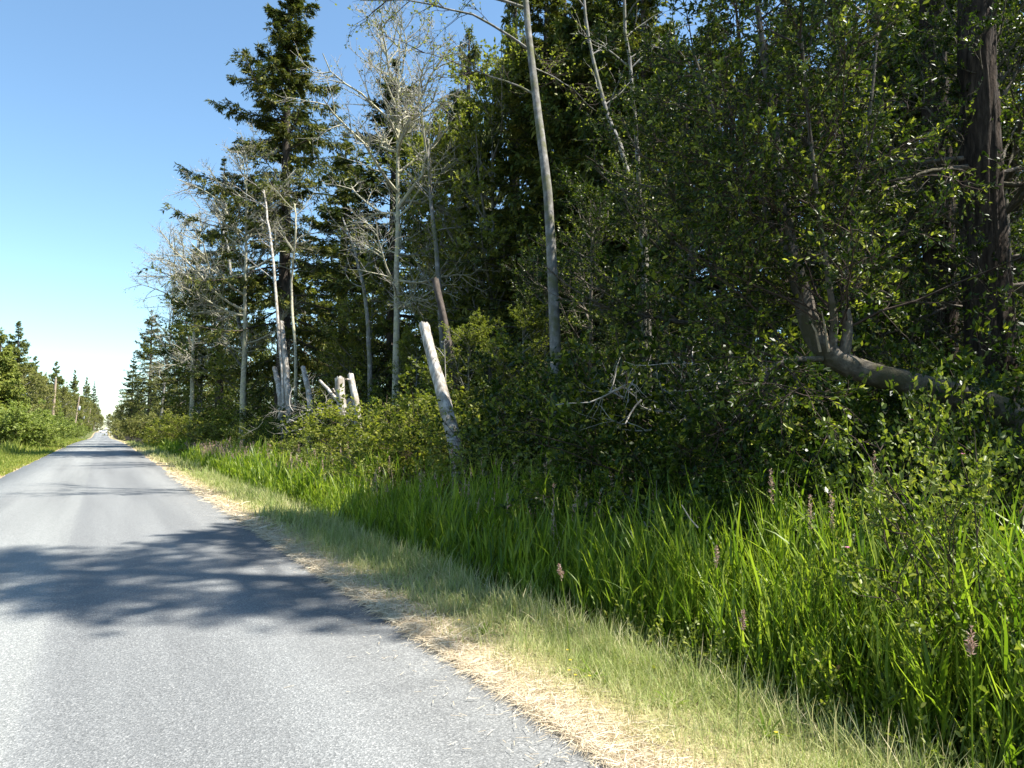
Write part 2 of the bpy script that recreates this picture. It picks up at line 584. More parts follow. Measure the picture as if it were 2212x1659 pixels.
def soil():
    m, nt, out = new_mat('soil_and_litter')
    L = nt.links.new
    ge = node(nt, 'ShaderNodeNewGeometry')
    sx = node(nt, 'ShaderNodeSeparateXYZ')
    L(ge.outputs['Position'], sx.inputs[0])
    nz = node(nt, 'ShaderNodeTexNoise')
    nz.inputs['Scale'].default_value = 5
    nz.inputs['Detail'].default_value = 8
    nz.inputs['Roughness'].default_value = .7
    L(ge.outputs['Position'], nz.inputs['Vector'])
    ab = node(nt, 'ShaderNodeMath', operation='MULTIPLY_ADD')
    L(nz.outputs['Fac'], ab.inputs[0])
    ab.inputs[1].default_value = 1.2
    L(sx.outputs['X'], ab.inputs[2])
    mr = node(nt, 'ShaderNodeMapRange')
    mr.inputs['From Min'].default_value = -12
    mr.inputs['From Max'].default_value = 12
    L(ab.outputs[0], mr.inputs['Value'])

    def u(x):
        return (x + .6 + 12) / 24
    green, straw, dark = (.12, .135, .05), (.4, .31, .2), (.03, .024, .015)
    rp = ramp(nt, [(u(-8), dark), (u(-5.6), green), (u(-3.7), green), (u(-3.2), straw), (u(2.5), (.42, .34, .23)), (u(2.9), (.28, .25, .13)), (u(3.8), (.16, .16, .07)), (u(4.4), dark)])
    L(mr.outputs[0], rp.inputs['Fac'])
    n2 = node(nt, 'ShaderNodeTexNoise')
    n2.inputs['Scale'].default_value = 38
    n2.inputs['Detail'].default_value = 8
    L(ge.outputs['Position'], n2.inputs['Vector'])
    r2 = ramp(nt, [(.3, (.55, .53, .5)), (.7, (1.25, 1.22, 1.15))])
    L(n2.outputs['Fac'], r2.inputs['Fac'])
    mx = node(nt, 'ShaderNodeMix', data_type='RGBA', blend_type='MULTIPLY')
    mx.inputs['Factor'].default_value = 1
    L(rp.outputs[0], mx.inputs['A'])
    L(r2.outputs[0], mx.inputs['B'])
    pb = node(nt, 'ShaderNodeBsdfPrincipled')
    pb.inputs['Roughness'].default_value = .95
    pb.inputs['Specular IOR Level'].default_value = .15
    L(mx.outputs['Result'], pb.inputs['Base Color'])
    bp = node(nt, 'ShaderNodeBump')
    bp.inputs['Strength'].default_value = .8
    bp.inputs['Distance'].default_value = .03
    L(n2.outputs['Fac'], bp.inputs['Height'])
    L(bp.outputs[0], pb.inputs['Normal'])
    L(pb.outputs[0], out.inputs['Surface'])
    return m


# ------------------------------------------------------------------ ground and road
RL, RR = -3.0, 2.32


def sheet(xs, ys, zf):
    X, Y = np.meshgrid(xs, ys)
    mb = MB()
    nx, ny = len(xs), len(ys)
    i = np.arange(nx * ny).reshape(ny, nx)
    Q = np.stack([i[:-1, :-1], i[:-1, 1:], i[1:, 1:], i[1:, :-1]], -1).reshape(-1, 4)
    mb.add(np.stack([X, Y, zf(X, Y)], -1), Q)
    return mb


xs = np.concatenate([[-4000, -900, -200, -60, -25], np.arange(-14, -3.0, .5), [-2.9, 0, 2.2], np.arange(2.4, 9, .15), np.arange(9.5, 22, 1.0), [26, 40, 90, 250, 900, 4000]])
ys = np.concatenate([[-300, -60, -15, -5], np.arange(-3, 14, .3), np.arange(14, 70, 1.0), np.arange(70, 420, 10), [500, 800, 1600, 4500]])
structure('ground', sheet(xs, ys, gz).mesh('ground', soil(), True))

ry = np.concatenate([[-60, -15, -5], np.arange(-2, 16, .08), np.arange(16, 60, .4), np.arange(60, 460, 8)])
mb = MB()
er = RR + .025 * np.sin(ry * 5.1) + .04 * np.sin(ry * 1.3) + .02 * np.sin(ry * 11.7 + 1) + rng.normal(0, .016, len(ry))
el = RL + .03 * np.sin(ry * 1.1) + rng.normal(0, .015, len(ry))
cols = [el, el * .5 - .17, 0 * ry - .33, er * .5, er]
V = np.stack([np.stack([c, ry, dip(ry) + (.0 if k in (0, 4) else .02)], -1) for k, c in enumerate(cols)], 1)
# broken edge drops to the shoulder
V = np.concatenate([np.stack([el - .02, ry, dip(ry) - .06], -1)[:, None], V, np.stack([er + .02, ry, dip(ry) - .06], -1)[:, None]], 1)
i = np.arange(V.shape[0] * 7).reshape(-1, 7)
mb.add(V, np.stack([i[:-1, :-1], i[:-1, 1:], i[1:, 1:], i[1:, :-1]], -1).reshape(-1, 4))
structure('road', mb.mesh('road', asphalt()))


# ------------------------------------------------------------------ conifer prototypes
def conifer(seed, H, base, rmax, mat, bark, trunk_r, nb=150, droop=-.35, el_top=.7, el_bot=-.25, needle=.13, nw=.05, twigs=16, per=9,
            shape=.85, gaps=.25, hang=0.0, irregular=.3, curtain=False):
    r = np.random.default_rng(seed)
    tz = np.linspace(0, H, 12)
    tp = np.stack([np.cumsum(r.normal(0, .012 * H / 12, 12)), np.cumsum(r.normal(0, .012 * H / 12, 12)), tz], -1)
    tr = trunk_r * (1 - tz / H) ** .8 + .012
    tr[0] *= 1.35
    trunk = MB()
    tubes(trunk, tp, tr, 10, lobes=.03)
    h = base + (H - base) * (np.sort(r.random(nb)) ** .92)
    f = (h - base) / (H - base)
    L = rmax * ((1 - f) ** shape) * (.35 + .65 * sm(0, .16, f)) * (1 - irregular + 2 * irregular * r.random(nb)) + .1
    L *= np.where(r.random(nb) < gaps, .45, 1.0)
    az = r.random(nb) * 2 * np.pi
    el = el_bot + (el_top - el_bot) * f + r.normal(0, .14, nb)
    D = np.stack([np.cos(az) * np.cos(el), np.sin(az) * np.cos(el), np.sin(el)], -1)
    S = np.stack([np.interp(h, tz, tp[:, 0]), np.interp(h, tz, tp[:, 1]), h], -1)
    lift = np.zeros((nb, 7))
    lift[:, 1:4] = droop * 2.0
    lift[:, 4:] = -droop * 2.6
    B = grow(S, D, L, 7, lift, .06, r)
    br = MB()
    R = np.outer(np.clip(.011 * L + .006, .006, .07), np.linspace(1, .18, 7))
    tubes(trunk, B, R, 4)
    crown = MB()
    # side twigs in a flat spray, each dressed with needles
    s, d, t, ib = kids(B, twigs, .12, 1.0, .95, r, planar=.8)
    tl = np.clip(L[ib] * (.42 * (1 - t) + .1), .14, 1.0) * (.6 + .7 * r.random(len(s)))
    Tw = grow(s, d, tl, 4, -.25 - hang, .1, r)
    sz = np.clip(.2 + .6 * L[ib], .25, 1.0)
    if curtain:
        sz = np.tile(sz, 2)
        Tw2 = grow(Tw[:, 2], np.stack([0 * tl, 0 * tl, -1 + 0 * tl], -1) + r.normal(0, .22, (len(tl), 3)), .25 + .55 * r.random(len(tl)), 4, -.2, .1, r)
        Tw = np.concatenate([Tw, Tw2])
    tubes(trunk, Tw, np.outer(np.full(len(Tw), .005), [1, .8, .6, .3]), 3)
    scatter_leaves(crown, Tw, per, needle * 1.25, nw, ang=.75, up=.55, r=r, t0=.05, down=.1 + hang, size=sz)
    scatter_leaves(crown, B, 26, needle * 1.2, nw, ang=.8, up=.5, r=r, t0=.3, tint=(.1, 1), size=np.clip(.15 + .55 * L, .2, 1))
    # leader
    Ld = grow(np.tile(tp[-2:-1] * .0 + tp[-1] - [0, 0, .9], (14, 1)) + r.random((14, 3)) * [0, 0, .8], np.stack([r.normal(0, .6, 14), r.normal(0, .6, 14), np.full(14, 1.6)], -1), .35, 3, 0, .1, r)
    scatter_leaves(crown, Ld, 12, needle * .5, nw * .5, r=r, tint=(.3, 1))
    return dict(H=H, parts=[('trunk', trunk.mesh('trunk', bark)), ('crown', crown.mesh('crown', mat))])


HERO_FIR = conifer(3, 31, 5.0, 7.2, M_FIR, B_CONIFER, .42, nb=180, twigs=34, per=17, needle=.2, nw=.065, gaps=.25, irregular=.42, hang=.3, droop=-.32, shape=.92)
FIR_A = conifer(11, 22, 2.0, 4.6, M_FIR, B_CONIFER, .3, nb=190, twigs=18, per=14, needle=.2, nw=.065, gaps=.25, irregular=.4, hang=.2)
FIR_B = conifer(15, 20, 1.5, 3.8, M_FIR, B_CONIFER, .26, nb=170, twigs=16, per=14, needle=.2, nw=.065, gaps=.2, irregular=.3, shape=1.0)
CEDAR = conifer(21, 18, 1.2, 3.4, M_CEDAR, B_CONIFER, .3, nb=130, twigs=12, per=9, needle=.2, nw=.08, el_bot=-.1, el_top=.5, droop=-.5, hang=.6, curtain=True)
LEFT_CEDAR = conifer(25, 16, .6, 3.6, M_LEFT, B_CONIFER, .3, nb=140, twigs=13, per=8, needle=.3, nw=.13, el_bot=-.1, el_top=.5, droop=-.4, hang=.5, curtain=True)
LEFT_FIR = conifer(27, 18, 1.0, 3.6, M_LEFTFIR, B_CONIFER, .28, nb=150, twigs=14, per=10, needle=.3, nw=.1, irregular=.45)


# ------------------------------------------------------------------ broadleaf prototypes
def broadleaf(seed, H, trunk_r, mat, bark, leaf=.07, width=.6, lean=(0, 0), base=.25, nb=34, crown_r=2.6, n2=7, n3=5, per=12, up=.55, full=False, el=(.2, .9),
              twig_mat=None, leaf_w=None, twig_r=.0045, tint=(0, 1), lift=.5, ang2=.75, wob=.13, b2=.012):
    r = np.random.default_rng(seed)
    n = 10
    z = np.linspace(0, H, n)
    tp = np.stack([lean[0] * (z / H) ** 1.4 + np.cumsum(r.normal(0, .02 * H / n, n)), lean[1] * (z / H) ** 1.4 + np.cumsum(r.normal(0, .02 * H / n, n)), z], -1)
    tr = trunk_r * (1 - .88 * z / H)
    tr[0] *= 1.25
    trunk = MB()
    tubes(trunk, tp, tr, 9, lobes=.04)
    t = base + (1 - base) * np.sort(r.random(nb))
    s, T = pick(tp[None], t[None])
    s = s[0]
    az = r.random(nb) * 2 * np.pi
    e = el[0] + (el[1] - el[0]) * t + r.normal(0, .15, nb)
    D = np.stack([np.cos(az) * np.cos(e), np.sin(az) * np.cos(e), np.sin(e)], -1)
    f = (t - base) / (1 - base)
    L = crown_r * (.45 + .8 * np.sin(np.pi * np.clip(f * .8 + .18, 0, 1))) * (.6 + .6 * r.random(nb))
    B = grow(s, D, L, 7, lift, wob, r)
    br = np.clip(.016 * L, .012, trunk_r * .5)
    tubes(trunk, B, np.outer(br, np.linspace(1, .25, 7)), 5)
    s2, d2, t2, i2 = kids(B, n2, .2, 1.0, ang2, r, planar=.3)
    L2 = L[i2] * (.5 - .25 * t2) * (.6 + .7 * r.random(len(s2)))
    B2 = grow(s2, d2, L2, 5, lift * .6, .17, r)
    tubes(trunk, B2, np.outer(np.clip(b2 * L2, .005, .03), np.linspace(1, .3, 5)), 4)
    s3, d3, t3, i3 = kids(B2, n3, .15, 1.0, .8, r, planar=.3)
    L3 = np.clip(L2[i3] * .5, .15, .6) * (.6 + .7 * r.random(len(s3)))
    B3 = grow(s3, d3, L3, 4, .2, .2, r)
    tw = MB()
    tubes(tw, B3, np.outer(np.full(len(B3), twig_r), [1, .8, .6, .35]), 3)
    parts = [('trunk', trunk.mesh('trunk', bark)), ('twigs', tw.mesh('twigs', twig_mat or bark))]
    if per:
        cr = MB()
        scatter_leaves(cr, B3, per, leaf, leaf_w or leaf * width, up=up, r=r, full=full, tint=tint)
        scatter_leaves(cr, B2, max(1, per // 3), leaf, leaf_w or leaf * width, up=up, r=r, full=full, tint=tint)
        parts.append(('crown', cr.mesh('crown', mat)))
    return dict(H=H, parts=parts)


ALDER_BARE = broadleaf(31, 17, .17, M_OLIVE, B_LICHEN, leaf=.09, nb=34, crown_r=3.5, n2=10, n3=9, twig_r=.009, per=1, base=.32, el=(.05, .75), lift=.15, twig_mat=B_DEAD, wob=.24, b2=.022)
ALDER_GREY = broadleaf(33, 17, .16, M_OLIVE, B_ALDER, leaf=.11, nb=30, crown_r=3.4, n2=9, n3=8, twig_r=.008, per=2, base=.3, el=(.35, 1.0), lift=.2, twig_mat=B_DEAD, lean=(-1.2, .4))
ALDER_GREEN = broadleaf(35, 13, .15, M_ALDER, B_ALDER, leaf=.115, width=.72, nb=44, crown_r=3.1, n2=8, n3=6, per=13, base=.1)
FOREST_BROAD = broadleaf(37, 11, .15, M_WILLOW, B_WILLOW, leaf=.085, width=.5, nb=46, crown_r=2.8, n2=8, n3=6, per=11, base=.06, el=(-.1, .9))
FAR_BROAD = broadleaf(39, 10, .2, M_OLIVE, B_ALDER, leaf=.2, width=.75, nb=46, crown_r=3.4, n2=8, n3=5, per=8, base=.05, el=(-.1, 1.0))


# ------------------------------------------------------------------ shrub prototypes
def shrub(seed, h, rad, mat, twig, stems=26, n2=9, n3=4, per=10, leaf=.05, width=.6, up=.5, full=False, blossom=0, arch=-.5, tint=(0, 1), twr=.005):
    r = np.random.default_rng(seed)
    az = r.random(stems) * 2 * np.pi
    rr = np.sqrt(r.random(stems)) * rad * .35
    S = np.stack([np.cos(az) * rr, np.sin(az) * rr, np.zeros(stems)], -1)
    az2 = az + r.normal(0, .5, stems)
    e = 1.35 - .75 * r.random(stems)
    D = np.stack([np.cos(az2) * np.cos(e), np.sin(az2) * np.cos(e), np.sin(e)], -1)
    L = h * (.75 + .45 * r.random(stems))
    B = grow(S, D, L, 8, arch, .12, r)
    tw = MB()
    tubes(tw, B, np.outer(np.full(stems, twr * 2.4), np.linspace(1, .3, 8)), 4)
    s2, d2, t2, i2 = kids(B, n2, .12, 1.0, .9, r)
    L2 = rad * .55 * (.5 + .7 * r.random(len(s2))) * (1.1 - .5 * t2)
    B2 = grow(s2, d2, L2, 5, .15, .2, r)
    tubes(tw, B2, np.outer(np.full(len(B2), twr), np.linspace(1, .3, 5)), 3)
    s3, d3, t3, i3 = kids(B2, n3, .2, 1, .8, r)
    B3 = grow(s3, d3, .12 + .2 * r.random(len(s3)), 3, .1, .2, r)
    cr = MB()
    scatter_leaves(cr, B3, per, leaf, leaf * width, up=up, r=r, full=full, tint=tint)
    scatter_leaves(cr, B2, per, leaf, leaf * width, up=up, r=r, full=full, tint=tint)
    parts = [('stems', tw.mesh('stems', twig)), ('foliage', cr.mesh('foliage', mat))]
    if blossom:
        bl = MB()
        j = r.choice(len(B3), blossom, replace=False)
        P = np.repeat(B3[j, -1], 5, 0)
        a = np.tile(np.arange(5) * 2 * np.pi / 5, blossom)
        D = np.stack([np.cos(a), np.sin(a), 0 * a + .35], -1)
        leaves(bl, P, D, np.tile([0, 0, 1.0], (len(P), 1)), np.full(len(P), .026), np.full(len(P), .026), r.random(len(P)), full=True)
        parts.append(('blossom', bl.mesh('blossom', M_BLOSSOM)))
    return dict(H=h, parts=parts)


ROSE = shrub(51, 1.9, 1.3, M_ROSE, B_TWIG, stems=30, n2=10, n3=4, per=9, leaf=.042, width=.62, full=True, blossom=14)
ROSE_B = shrub(52, 1.7, 1.4, M_ROSE, B_TWIG, stems=30, n2=9, n3=4, per=8, leaf=.055, width=.65, blossom=10)
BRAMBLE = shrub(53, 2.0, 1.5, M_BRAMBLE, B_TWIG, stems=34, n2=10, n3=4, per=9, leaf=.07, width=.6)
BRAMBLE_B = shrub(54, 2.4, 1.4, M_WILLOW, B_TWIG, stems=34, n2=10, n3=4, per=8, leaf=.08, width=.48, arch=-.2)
BRAMBLE_SUN_TINT = shrub(57, 2.0, 1.5, M_ALDER, B_TWIG, stems=36, n2=10, n3=4, per=9, leaf=.075, width=.62)  # lit version of the bramble: brighter leaf colour stands in for sun
OLIVE_SHRUB = shrub(55, 2.6, 1.9, M_OLIVE, B_TWIG, stems=34, n2=10, n3=4, per=8, leaf=.12, width=.7)
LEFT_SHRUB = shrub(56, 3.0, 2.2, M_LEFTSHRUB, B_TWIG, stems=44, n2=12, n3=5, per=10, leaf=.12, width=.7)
DEADBRUSH = None

FRONT = 'roadside shrubs'


def put(proto, name, label, cat, px, x, h, wide=1.0, group=None, rz=None, top=None, jitter=0):
    """place by survey: sight line px, distance x beside the road axis; height h metres (or read from the top's sight line)"""
    p = at(px, 926, x)
    y = p[1]
    if top is not None:
        d = ray(px, top)
        h = CAM_H + d[2] * x / d[0] - float(gz(x, y)) if abs(d[0]) > 1e-6 else h
    s = h / proto['H']
    return place(proto, name, label, cat, x, y, rng.random() * 6.28 if rz is None else rz, (s * wide, s * wide, s), group)


# ================================================================== THE TREES ON THE RIGHT
put(HERO_FIR, 'fir_tree', 'tall dark conifer towering above everything beside the open sky', 'tree', 606, 10.6, 31, 1.12, top=-30, rz=1.0)
put(FIR_A, 'fir_tree', 'dark conifer with level top branches behind the lichen covered alder', 'tree', 845, 16.0, 22, 1.5, top=140, rz=.6)
put(FIR_B, 'fir_tree', 'conifer just behind and to the right of the tallest conifer', 'tree', 740, 17, 20, 1.6, top=300)
put(FIR_B, 'fir_tree', 'shorter dark conifer below and left of the tallest conifer', 'tree', 470, 9.5, 15, 1.1, top=380)
put(FIR_A, 'fir_tree', 'dense dark conifer low over the road bend of reeds and shrubs', 'tree', 420, 9.0, 12, 1.3, top=540)
put(FIR_B, 'fir_tree', 'small pointed conifer at the far end of the road beside the sky gap', 'tree', 284, 8.5, 18, 1.1, top=775)
put(FIR_A, 'fir_tree', 'dark conifer half hidden behind bare twigs near the far bushes', 'tree', 320, 9.5, 18, 1.2, top=690)
put(CEDAR, 'cedar_tree', 'drooping cedar behind the tall leaning snag', 'tree', 1010, 18, 17, 1.1, top=60)
put(CEDAR, 'cedar_tree', 'drooping cedar between the grey alder trunk and the snag', 'tree', 1110, 19.5, 15, 1.1, top=-60)
put(CEDAR, 'cedar_tree', 'dark cedar behind the pair of thin white trunks', 'tree', 1330, 18.5, 17, 1.1, top=-150)
put(ALDER_BARE, 'alder_tree', 'pale lichen covered alder with twisted bare limbs against the sky', 'tree', 858, 12.0, 17, 1.0, top=95, rz=2.0)
put(ALDER_BARE, 'alder_tree', 'bare pale alder leaning its limbs over the sky left of the tallest conifer', 'tree', 520, 7.6, 17, 1.1, top=375, rz=4.0)
put(ALDER_BARE, 'alder_tree', 'bare grey alder spreading twigs over the far roadside', 'tree', 415, 7.2, 17, 1.15, top=520, rz=.9)
put(ALDER_GREY, 'alder_tree', 'thin grey alder reaching from the far bushes toward the sky gap', 'tree', 345, 7.0, 17, 1.1, top=640, rz=3.3)
put(ALDER_GREEN, 'alder_tree', 'half leafy alder with tangled limbs right of the lichen covered alder', 'tree', 950, 16.0, 15, .9, top=330, rz=5.2)
put(ALDER_GREEN, 'alder_tree', 'leafy green alder below the lichen covered alder', 'tree', 800, 13.5, 9, 1.1, top=600)
put(ALDER_GREEN, 'alder_tree', 'leafy green alder around the two tall pale snags', 'tree', 655, 12.8, 8, 1.1, top=640)
put(ALDER_GREEN, 'alder_tree', 'leafy dark green alder beside the cluster of short snags', 'tree', 520, 8.6, 9, 1.25, top=640)
put(ALDER_GREEN, 'alder_tree', 'leafy alder overhanging the reeds at the shaded bend', 'tree', 430, 8.2, 9, 1.3, top=660)
put(ALDER_GREEN, 'alder_tree', 'sunlit yellow green alder left of the grey alder trunk', 'tree', 1060, 16.5, 12, .9, top=170)

# the grey alder whose trunk crosses the picture
def grey_alder():
    r = np.random.default_rng(77)
    X0 = 9.4
    base = at(1200, 926, X0)
    gy = base[1]
    path = [at(1206, 926, X0)]
    for px, py in ((1200, 760), (1192, 560), (1182, 400), (1160, 230), (1142, 80), (1130, -60), (1118, -300), (1110, -520)):
        d = ray(px, py)
        path.append(np.array([0, 0, CAM_H]) + d * (X0 / d[0]))
    path = np.array(path)
    path[0, 2] = gz(X0, gy) - .1
    o = thing('alder_tree', 'slender grey barked alder whose bare trunk rises out of the top of the picture', 'tree', tuple(path[0]))
    P = path - path[0]
    u = np.linspace(0, len(P) - 1, 26)
    Q = np.stack([np.interp(u, np.arange(len(P)), P[:, k]) for k in range(3)], -1)
    mb = MB()
    tubes(mb, Q, np.linspace(.15, .05, 26), 12, lobes=.03)
    # long level limbs toward the open sky, and thinner ones all round
    sp = []
    for t, d, L in ((.60, (-1, .35, .35), 4.6), (.68, (-1, .2, .25), 5.0), (.75, (-.9, .5, .5), 4.2), (.52, (-.8, .5, .45), 3.4), (.57, (.8, .4, .5), 3.2), (.8, (-.9, -.2, .5), 4), (.86, (.8, -.4, .6), 3),
                    (.64, (.7, .7, .4), 3.0), (.9, (-.5, .7, .6), 3.5), (.72, (.3, -.9, .4), 2.5)):
        p, T = pick(Q[None], np.array([[t]]))
        sp.append((p[0, 0], d, L))
    S = np.array([s[0] for s in sp])
    D = np.array([s[1] for s in sp], float)
    L = np.array([s[2] for s in sp])
    B = grow(S, D, L, 9, -.5, .1, r)
    tubes(mb, B, np.outer(.008 * L, np.linspace(1, .25, 9)), 6)
    s2, d2, t2, i2 = kids(B, 13, .2, 1, .7, r)
    L2 = 1.3 * (.4 + .8 * r.random(len(s2)))
    B2 = grow(s2, d2, L2, 6, -.1, .2, r)
    tw = MB()
    tubes(tw, B2, np.outer(np.full(len(B2), .011), np.linspace(1, .3, 6)), 4)
    s3, d3, t3, i3 = kids(B2, 7, .15, 1, .8, r)
    B3 = grow(s3, d3, .2 + .4 * r.random(len(s3)), 4, -.1, .2, r)
    tubes(tw, B3, np.outer(np.full(len(B3), .005), [1, .8, .6, .4]), 3)
    cr = MB()
    scatter_leaves(cr, B3, 3, .075, .05, r=r, up=.4, tint=(.2, 1))
    part('trunk', mb.mesh('trunk', B_ALDER, True), o)
    part('twigs', tw.mesh('twigs', B_TWIG), o)
    part('crown', cr.mesh('crown', M_ALDER), o)


grey_alder()


def thin_trunk(label, pts, X0, r0, r1, bark, seed, limbs=8, leafy=2):
    """a slender trunk that follows surveyed sight lines at X0 beside the road"""
    r = np.random.default_rng(seed)
    P = np.array([at(px, py, X0) for px, py in pts])
    g = P[0].copy()
    g[2] = gz(X0, g[1]) - .1
    P = np.concatenate([g[None], P])
    o = thing('alder_tree', label, 'tree', tuple(P[0]))
    P = P - P[0]
    u = np.linspace(0, len(P) - 1, 20)
    Q = np.stack([np.interp(u, np.arange(len(P)), P[:, k]) for k in range(3)], -1)
    Q[1:-1] += r.normal(0, .02, (18, 3))
    mb = MB()
    tubes(mb, Q, np.linspace(r0, r1, 20), 9, lobes=.04)
    s, d, t, _ = kids(Q[None], limbs, .45, 1, .9, r)
    d[:, 2] = np.abs(d[:, 2]) * .6 + .25
    B = grow(s, d, 1.2 + 1.8 * r.random(len(s)), 7, .1, .16, r)
    tubes(mb, B, np.outer(np.full(len(B), r1 * .55 + .008), np.linspace(1, .3, 7)), 5)
    s2, d2, _, _ = kids(B, 9, .15, 1, .8, r)
    B2 = grow(s2, d2, .3 + .7 * r.random(len(s2)), 5, 0, .22, r)
    tw = MB()
    tubes(tw, B2, np.outer(np.full(len(B2), .006), np.linspace(1, .4, 5)), 3)
    part('trunk', mb.mesh('trunk', bark, True), o)
    part('twigs', tw.mesh('twigs', B_DEAD), o)
    if leafy:
        cr = MB()
        scatter_leaves(cr, B2, leafy, .09, .06, r=r, up=.4, tint=(.2, 1))
        part('crown', cr.mesh('crown', M_ALDER), o)
    return o


thin_trunk('white barked thin trunk bending left behind the grey alder, left one of a pair', [(1400, 640), (1388, 470), (1345, 330), (1318, 260), (1285, 150), (1262, 20), (1250, -150)], 12.5, .09, .035, B_ALDER, 81)
thin_trunk('white barked straight thin trunk right of the grey alder, right one of a pair', [(1392, 620), (1384, 440), (1372, 260), (1352, 60), (1345, -120)], 12.2, .08, .035, B_ALDER, 82)
thin_trunk('very thin pale dead pole tree above the short snag cluster', [(613, 850), (600, 690), (590, 560), (578, 470), (570, 410)], 8.2, .11, .045, B_SNAG, 83, limbs=7, leafy=0)
thin_trunk('dark slender trunk left of the tall dead pole', [(530, 760), (505, 640), (490, 520), (455, 430)], 8.4, .2, .05, B_ALDER, 84, limbs=12, leafy=2)
thin_trunk('thin curved bare trunk just right of the tall dead pole', [(640, 760), (628, 620), (640, 500), (636, 440)], 9.4, .1, .04, B_LICHEN, 85, limbs=8, leafy=1)
thin_trunk('pale slim trunk rising between the alder and the leaning snag', [(960, 860), (948, 600), (930, 420), (925, 300)], 12.8, .16, .06, B_ALDER, 86, limbs=12, leafy=3)
thin_trunk('forked slim grey trunk above the paired short snags', [(800, 780), (790, 640), (765, 540), (740, 470)], 10.6, .13, .04, B_ALDER, 87, limbs=12, leafy=2)


# the two big fir trunks at the right edge
def big_fir(label, px0, px1, dist, rad, crown_base, H, seed, dead=(), cr_r=3.0):
    r = np.random.default_rng(seed)
    p0 = atd(px1, 700, dist)
    x, y = p0[0], p0[1]
    z0 = float(gz(x, y)) - .1
    o = thing('fir_tree', label, 'tree', (x, y, z0))
    n = 70
    z = np.linspace(0, 1, n) ** 1.5 * H
    tp = np.stack([np.cumsum(r.normal(0, .008, n)), np.cumsum(r.normal(0, .008, n)), z], -1)
    tr = rad * (1 - .8 * z / H)
    tr *= 1 + .3 * np.exp(-z / .35)
    mb = MB()
    # furrowed bark: ridges run up the trunk
    sides = 54
    ang = np.linspace(0, 2 * np.pi, sides, endpoint=False)
    ridge = np.abs(np.sin(ang[None] * 9 + 1.2 * np.sin(z[:, None] * 1.7 + ang[None] * 3)))
    rr = tr[:, None] * (.87 + .18 * ridge + r.normal(0, .018, (n, sides)))
    V = tp[:, None] + np.stack([rr * np.cos(ang), rr * np.sin(ang), 0 * rr], -1)
    i = np.arange(n * sides).reshape(n, sides)
    mb.add(V, np.stack([i[:-1], np.roll(i[:-1], -1, 1), np.roll(i[1:], -1, 1), i[1:]], -1).reshape(-1, 4))
    part('trunk', mb.mesh('trunk', B_FIR), o)
    nb = 100 if H > 25 else 80
    h = crown_base + (H - crown_base) * np.sort(r.random(nb))
    f = (h - crown_base) / (H - crown_base)
    L = (cr_r * (1 - f) ** .5 + .3) * (.6 + .6 * r.random(nb))
    az = r.random(nb) * 6.28
    el = -.1 + .5 * f
    D = np.stack([np.cos(az) * np.cos(el), np.sin(az) * np.cos(el), np.sin(el)], -1)
    B = grow(np.stack([0 * h, 0 * h, h], -1), D, L, 6, -.2, .08, r)
    lm = MB()
    tubes(lm, B, np.outer(.02 + .012 * L, np.linspace(1, .2, 6)), 5)
    s, d, t, ib = kids(B, 15, .15, 1, .9, r, planar=.7)
    Tw = grow(s, d, np.clip(.5 * L[ib] * (1.1 - t), .2, 1.1), 4, -.3, .12, r)
    tubes(lm, Tw, np.outer(np.full(len(Tw), .005), [1, .8, .6, .3]), 3)
    cr = MB()
    scatter_leaves(cr, Tw, 10, .2, .075, ang=.75, up=.5, r=r)
    part('branches', lm.mesh('branches', B_CONIFER), o)
    part('crown', cr.mesh('crown', M_FIR), o)
    for k, (hh, a, e, L_) in enumerate(dead):
        dl = MB()
        d = np.array([[math.sin(a) * math.cos(e), math.cos(a) * math.cos(e), math.sin(e)]])
        b = grow(np.array([[0, 0, hh]]) + d * rad * .7, d, L_, 9, .1, .1, r)
        tubes(dl, b, np.linspace(.04, .01, 9), 7, lobes=.1)
        s, d2, _, _ = kids(b, 16, .15, 1, 1.0, r)
        b2 = grow(s, d2, .2 + .6 * r.random(16), 5, -.3, .3, r)
        tubes(dl, b2, np.outer(np.full(16, .009), np.linspace(1, .3, 5)), 4)
        s, d2, _, _ = kids(b2, 4, .15, 1, 1.0, r)
        b3 = grow(s, d2, .1 + .3 * r.random(64), 4, -.3, .3, r)
        tubes(dl, b3, np.outer(np.full(64, .004), [1, .7, .5, .3]), 3)
        part('dead_limb', dl.mesh('dead_limb', B_WILLOW), o)
    return o


CL = math.radians(30.41 - 90)    # the camera's left, as an azimuth
big_fir('massive fir trunk with furrowed brown bark beside the right picture edge', 2105, 2136, 12.2, .35, 13.5, 18.5, 91, cr_r=2.6,
        dead=((5.35, CL - .15, .0, 1.9), (5.5, CL + .25, .05, 1.5), (5.25, CL + 2.6, .3, 2.2), (5.1, CL + 3.3, .0, 1.4)))
big_fir('dark fir trunk standing just behind and left of the massive furrowed trunk', 2030, 2040, 14.6, .3, 12.5, 20, 92, cr_r=2.4)


big_fir('tall fir just beyond the right picture edge whose crown shades the road', 3297, 3297, 11.2, .33, 15.5, 30, 95, cr_r=2.5)


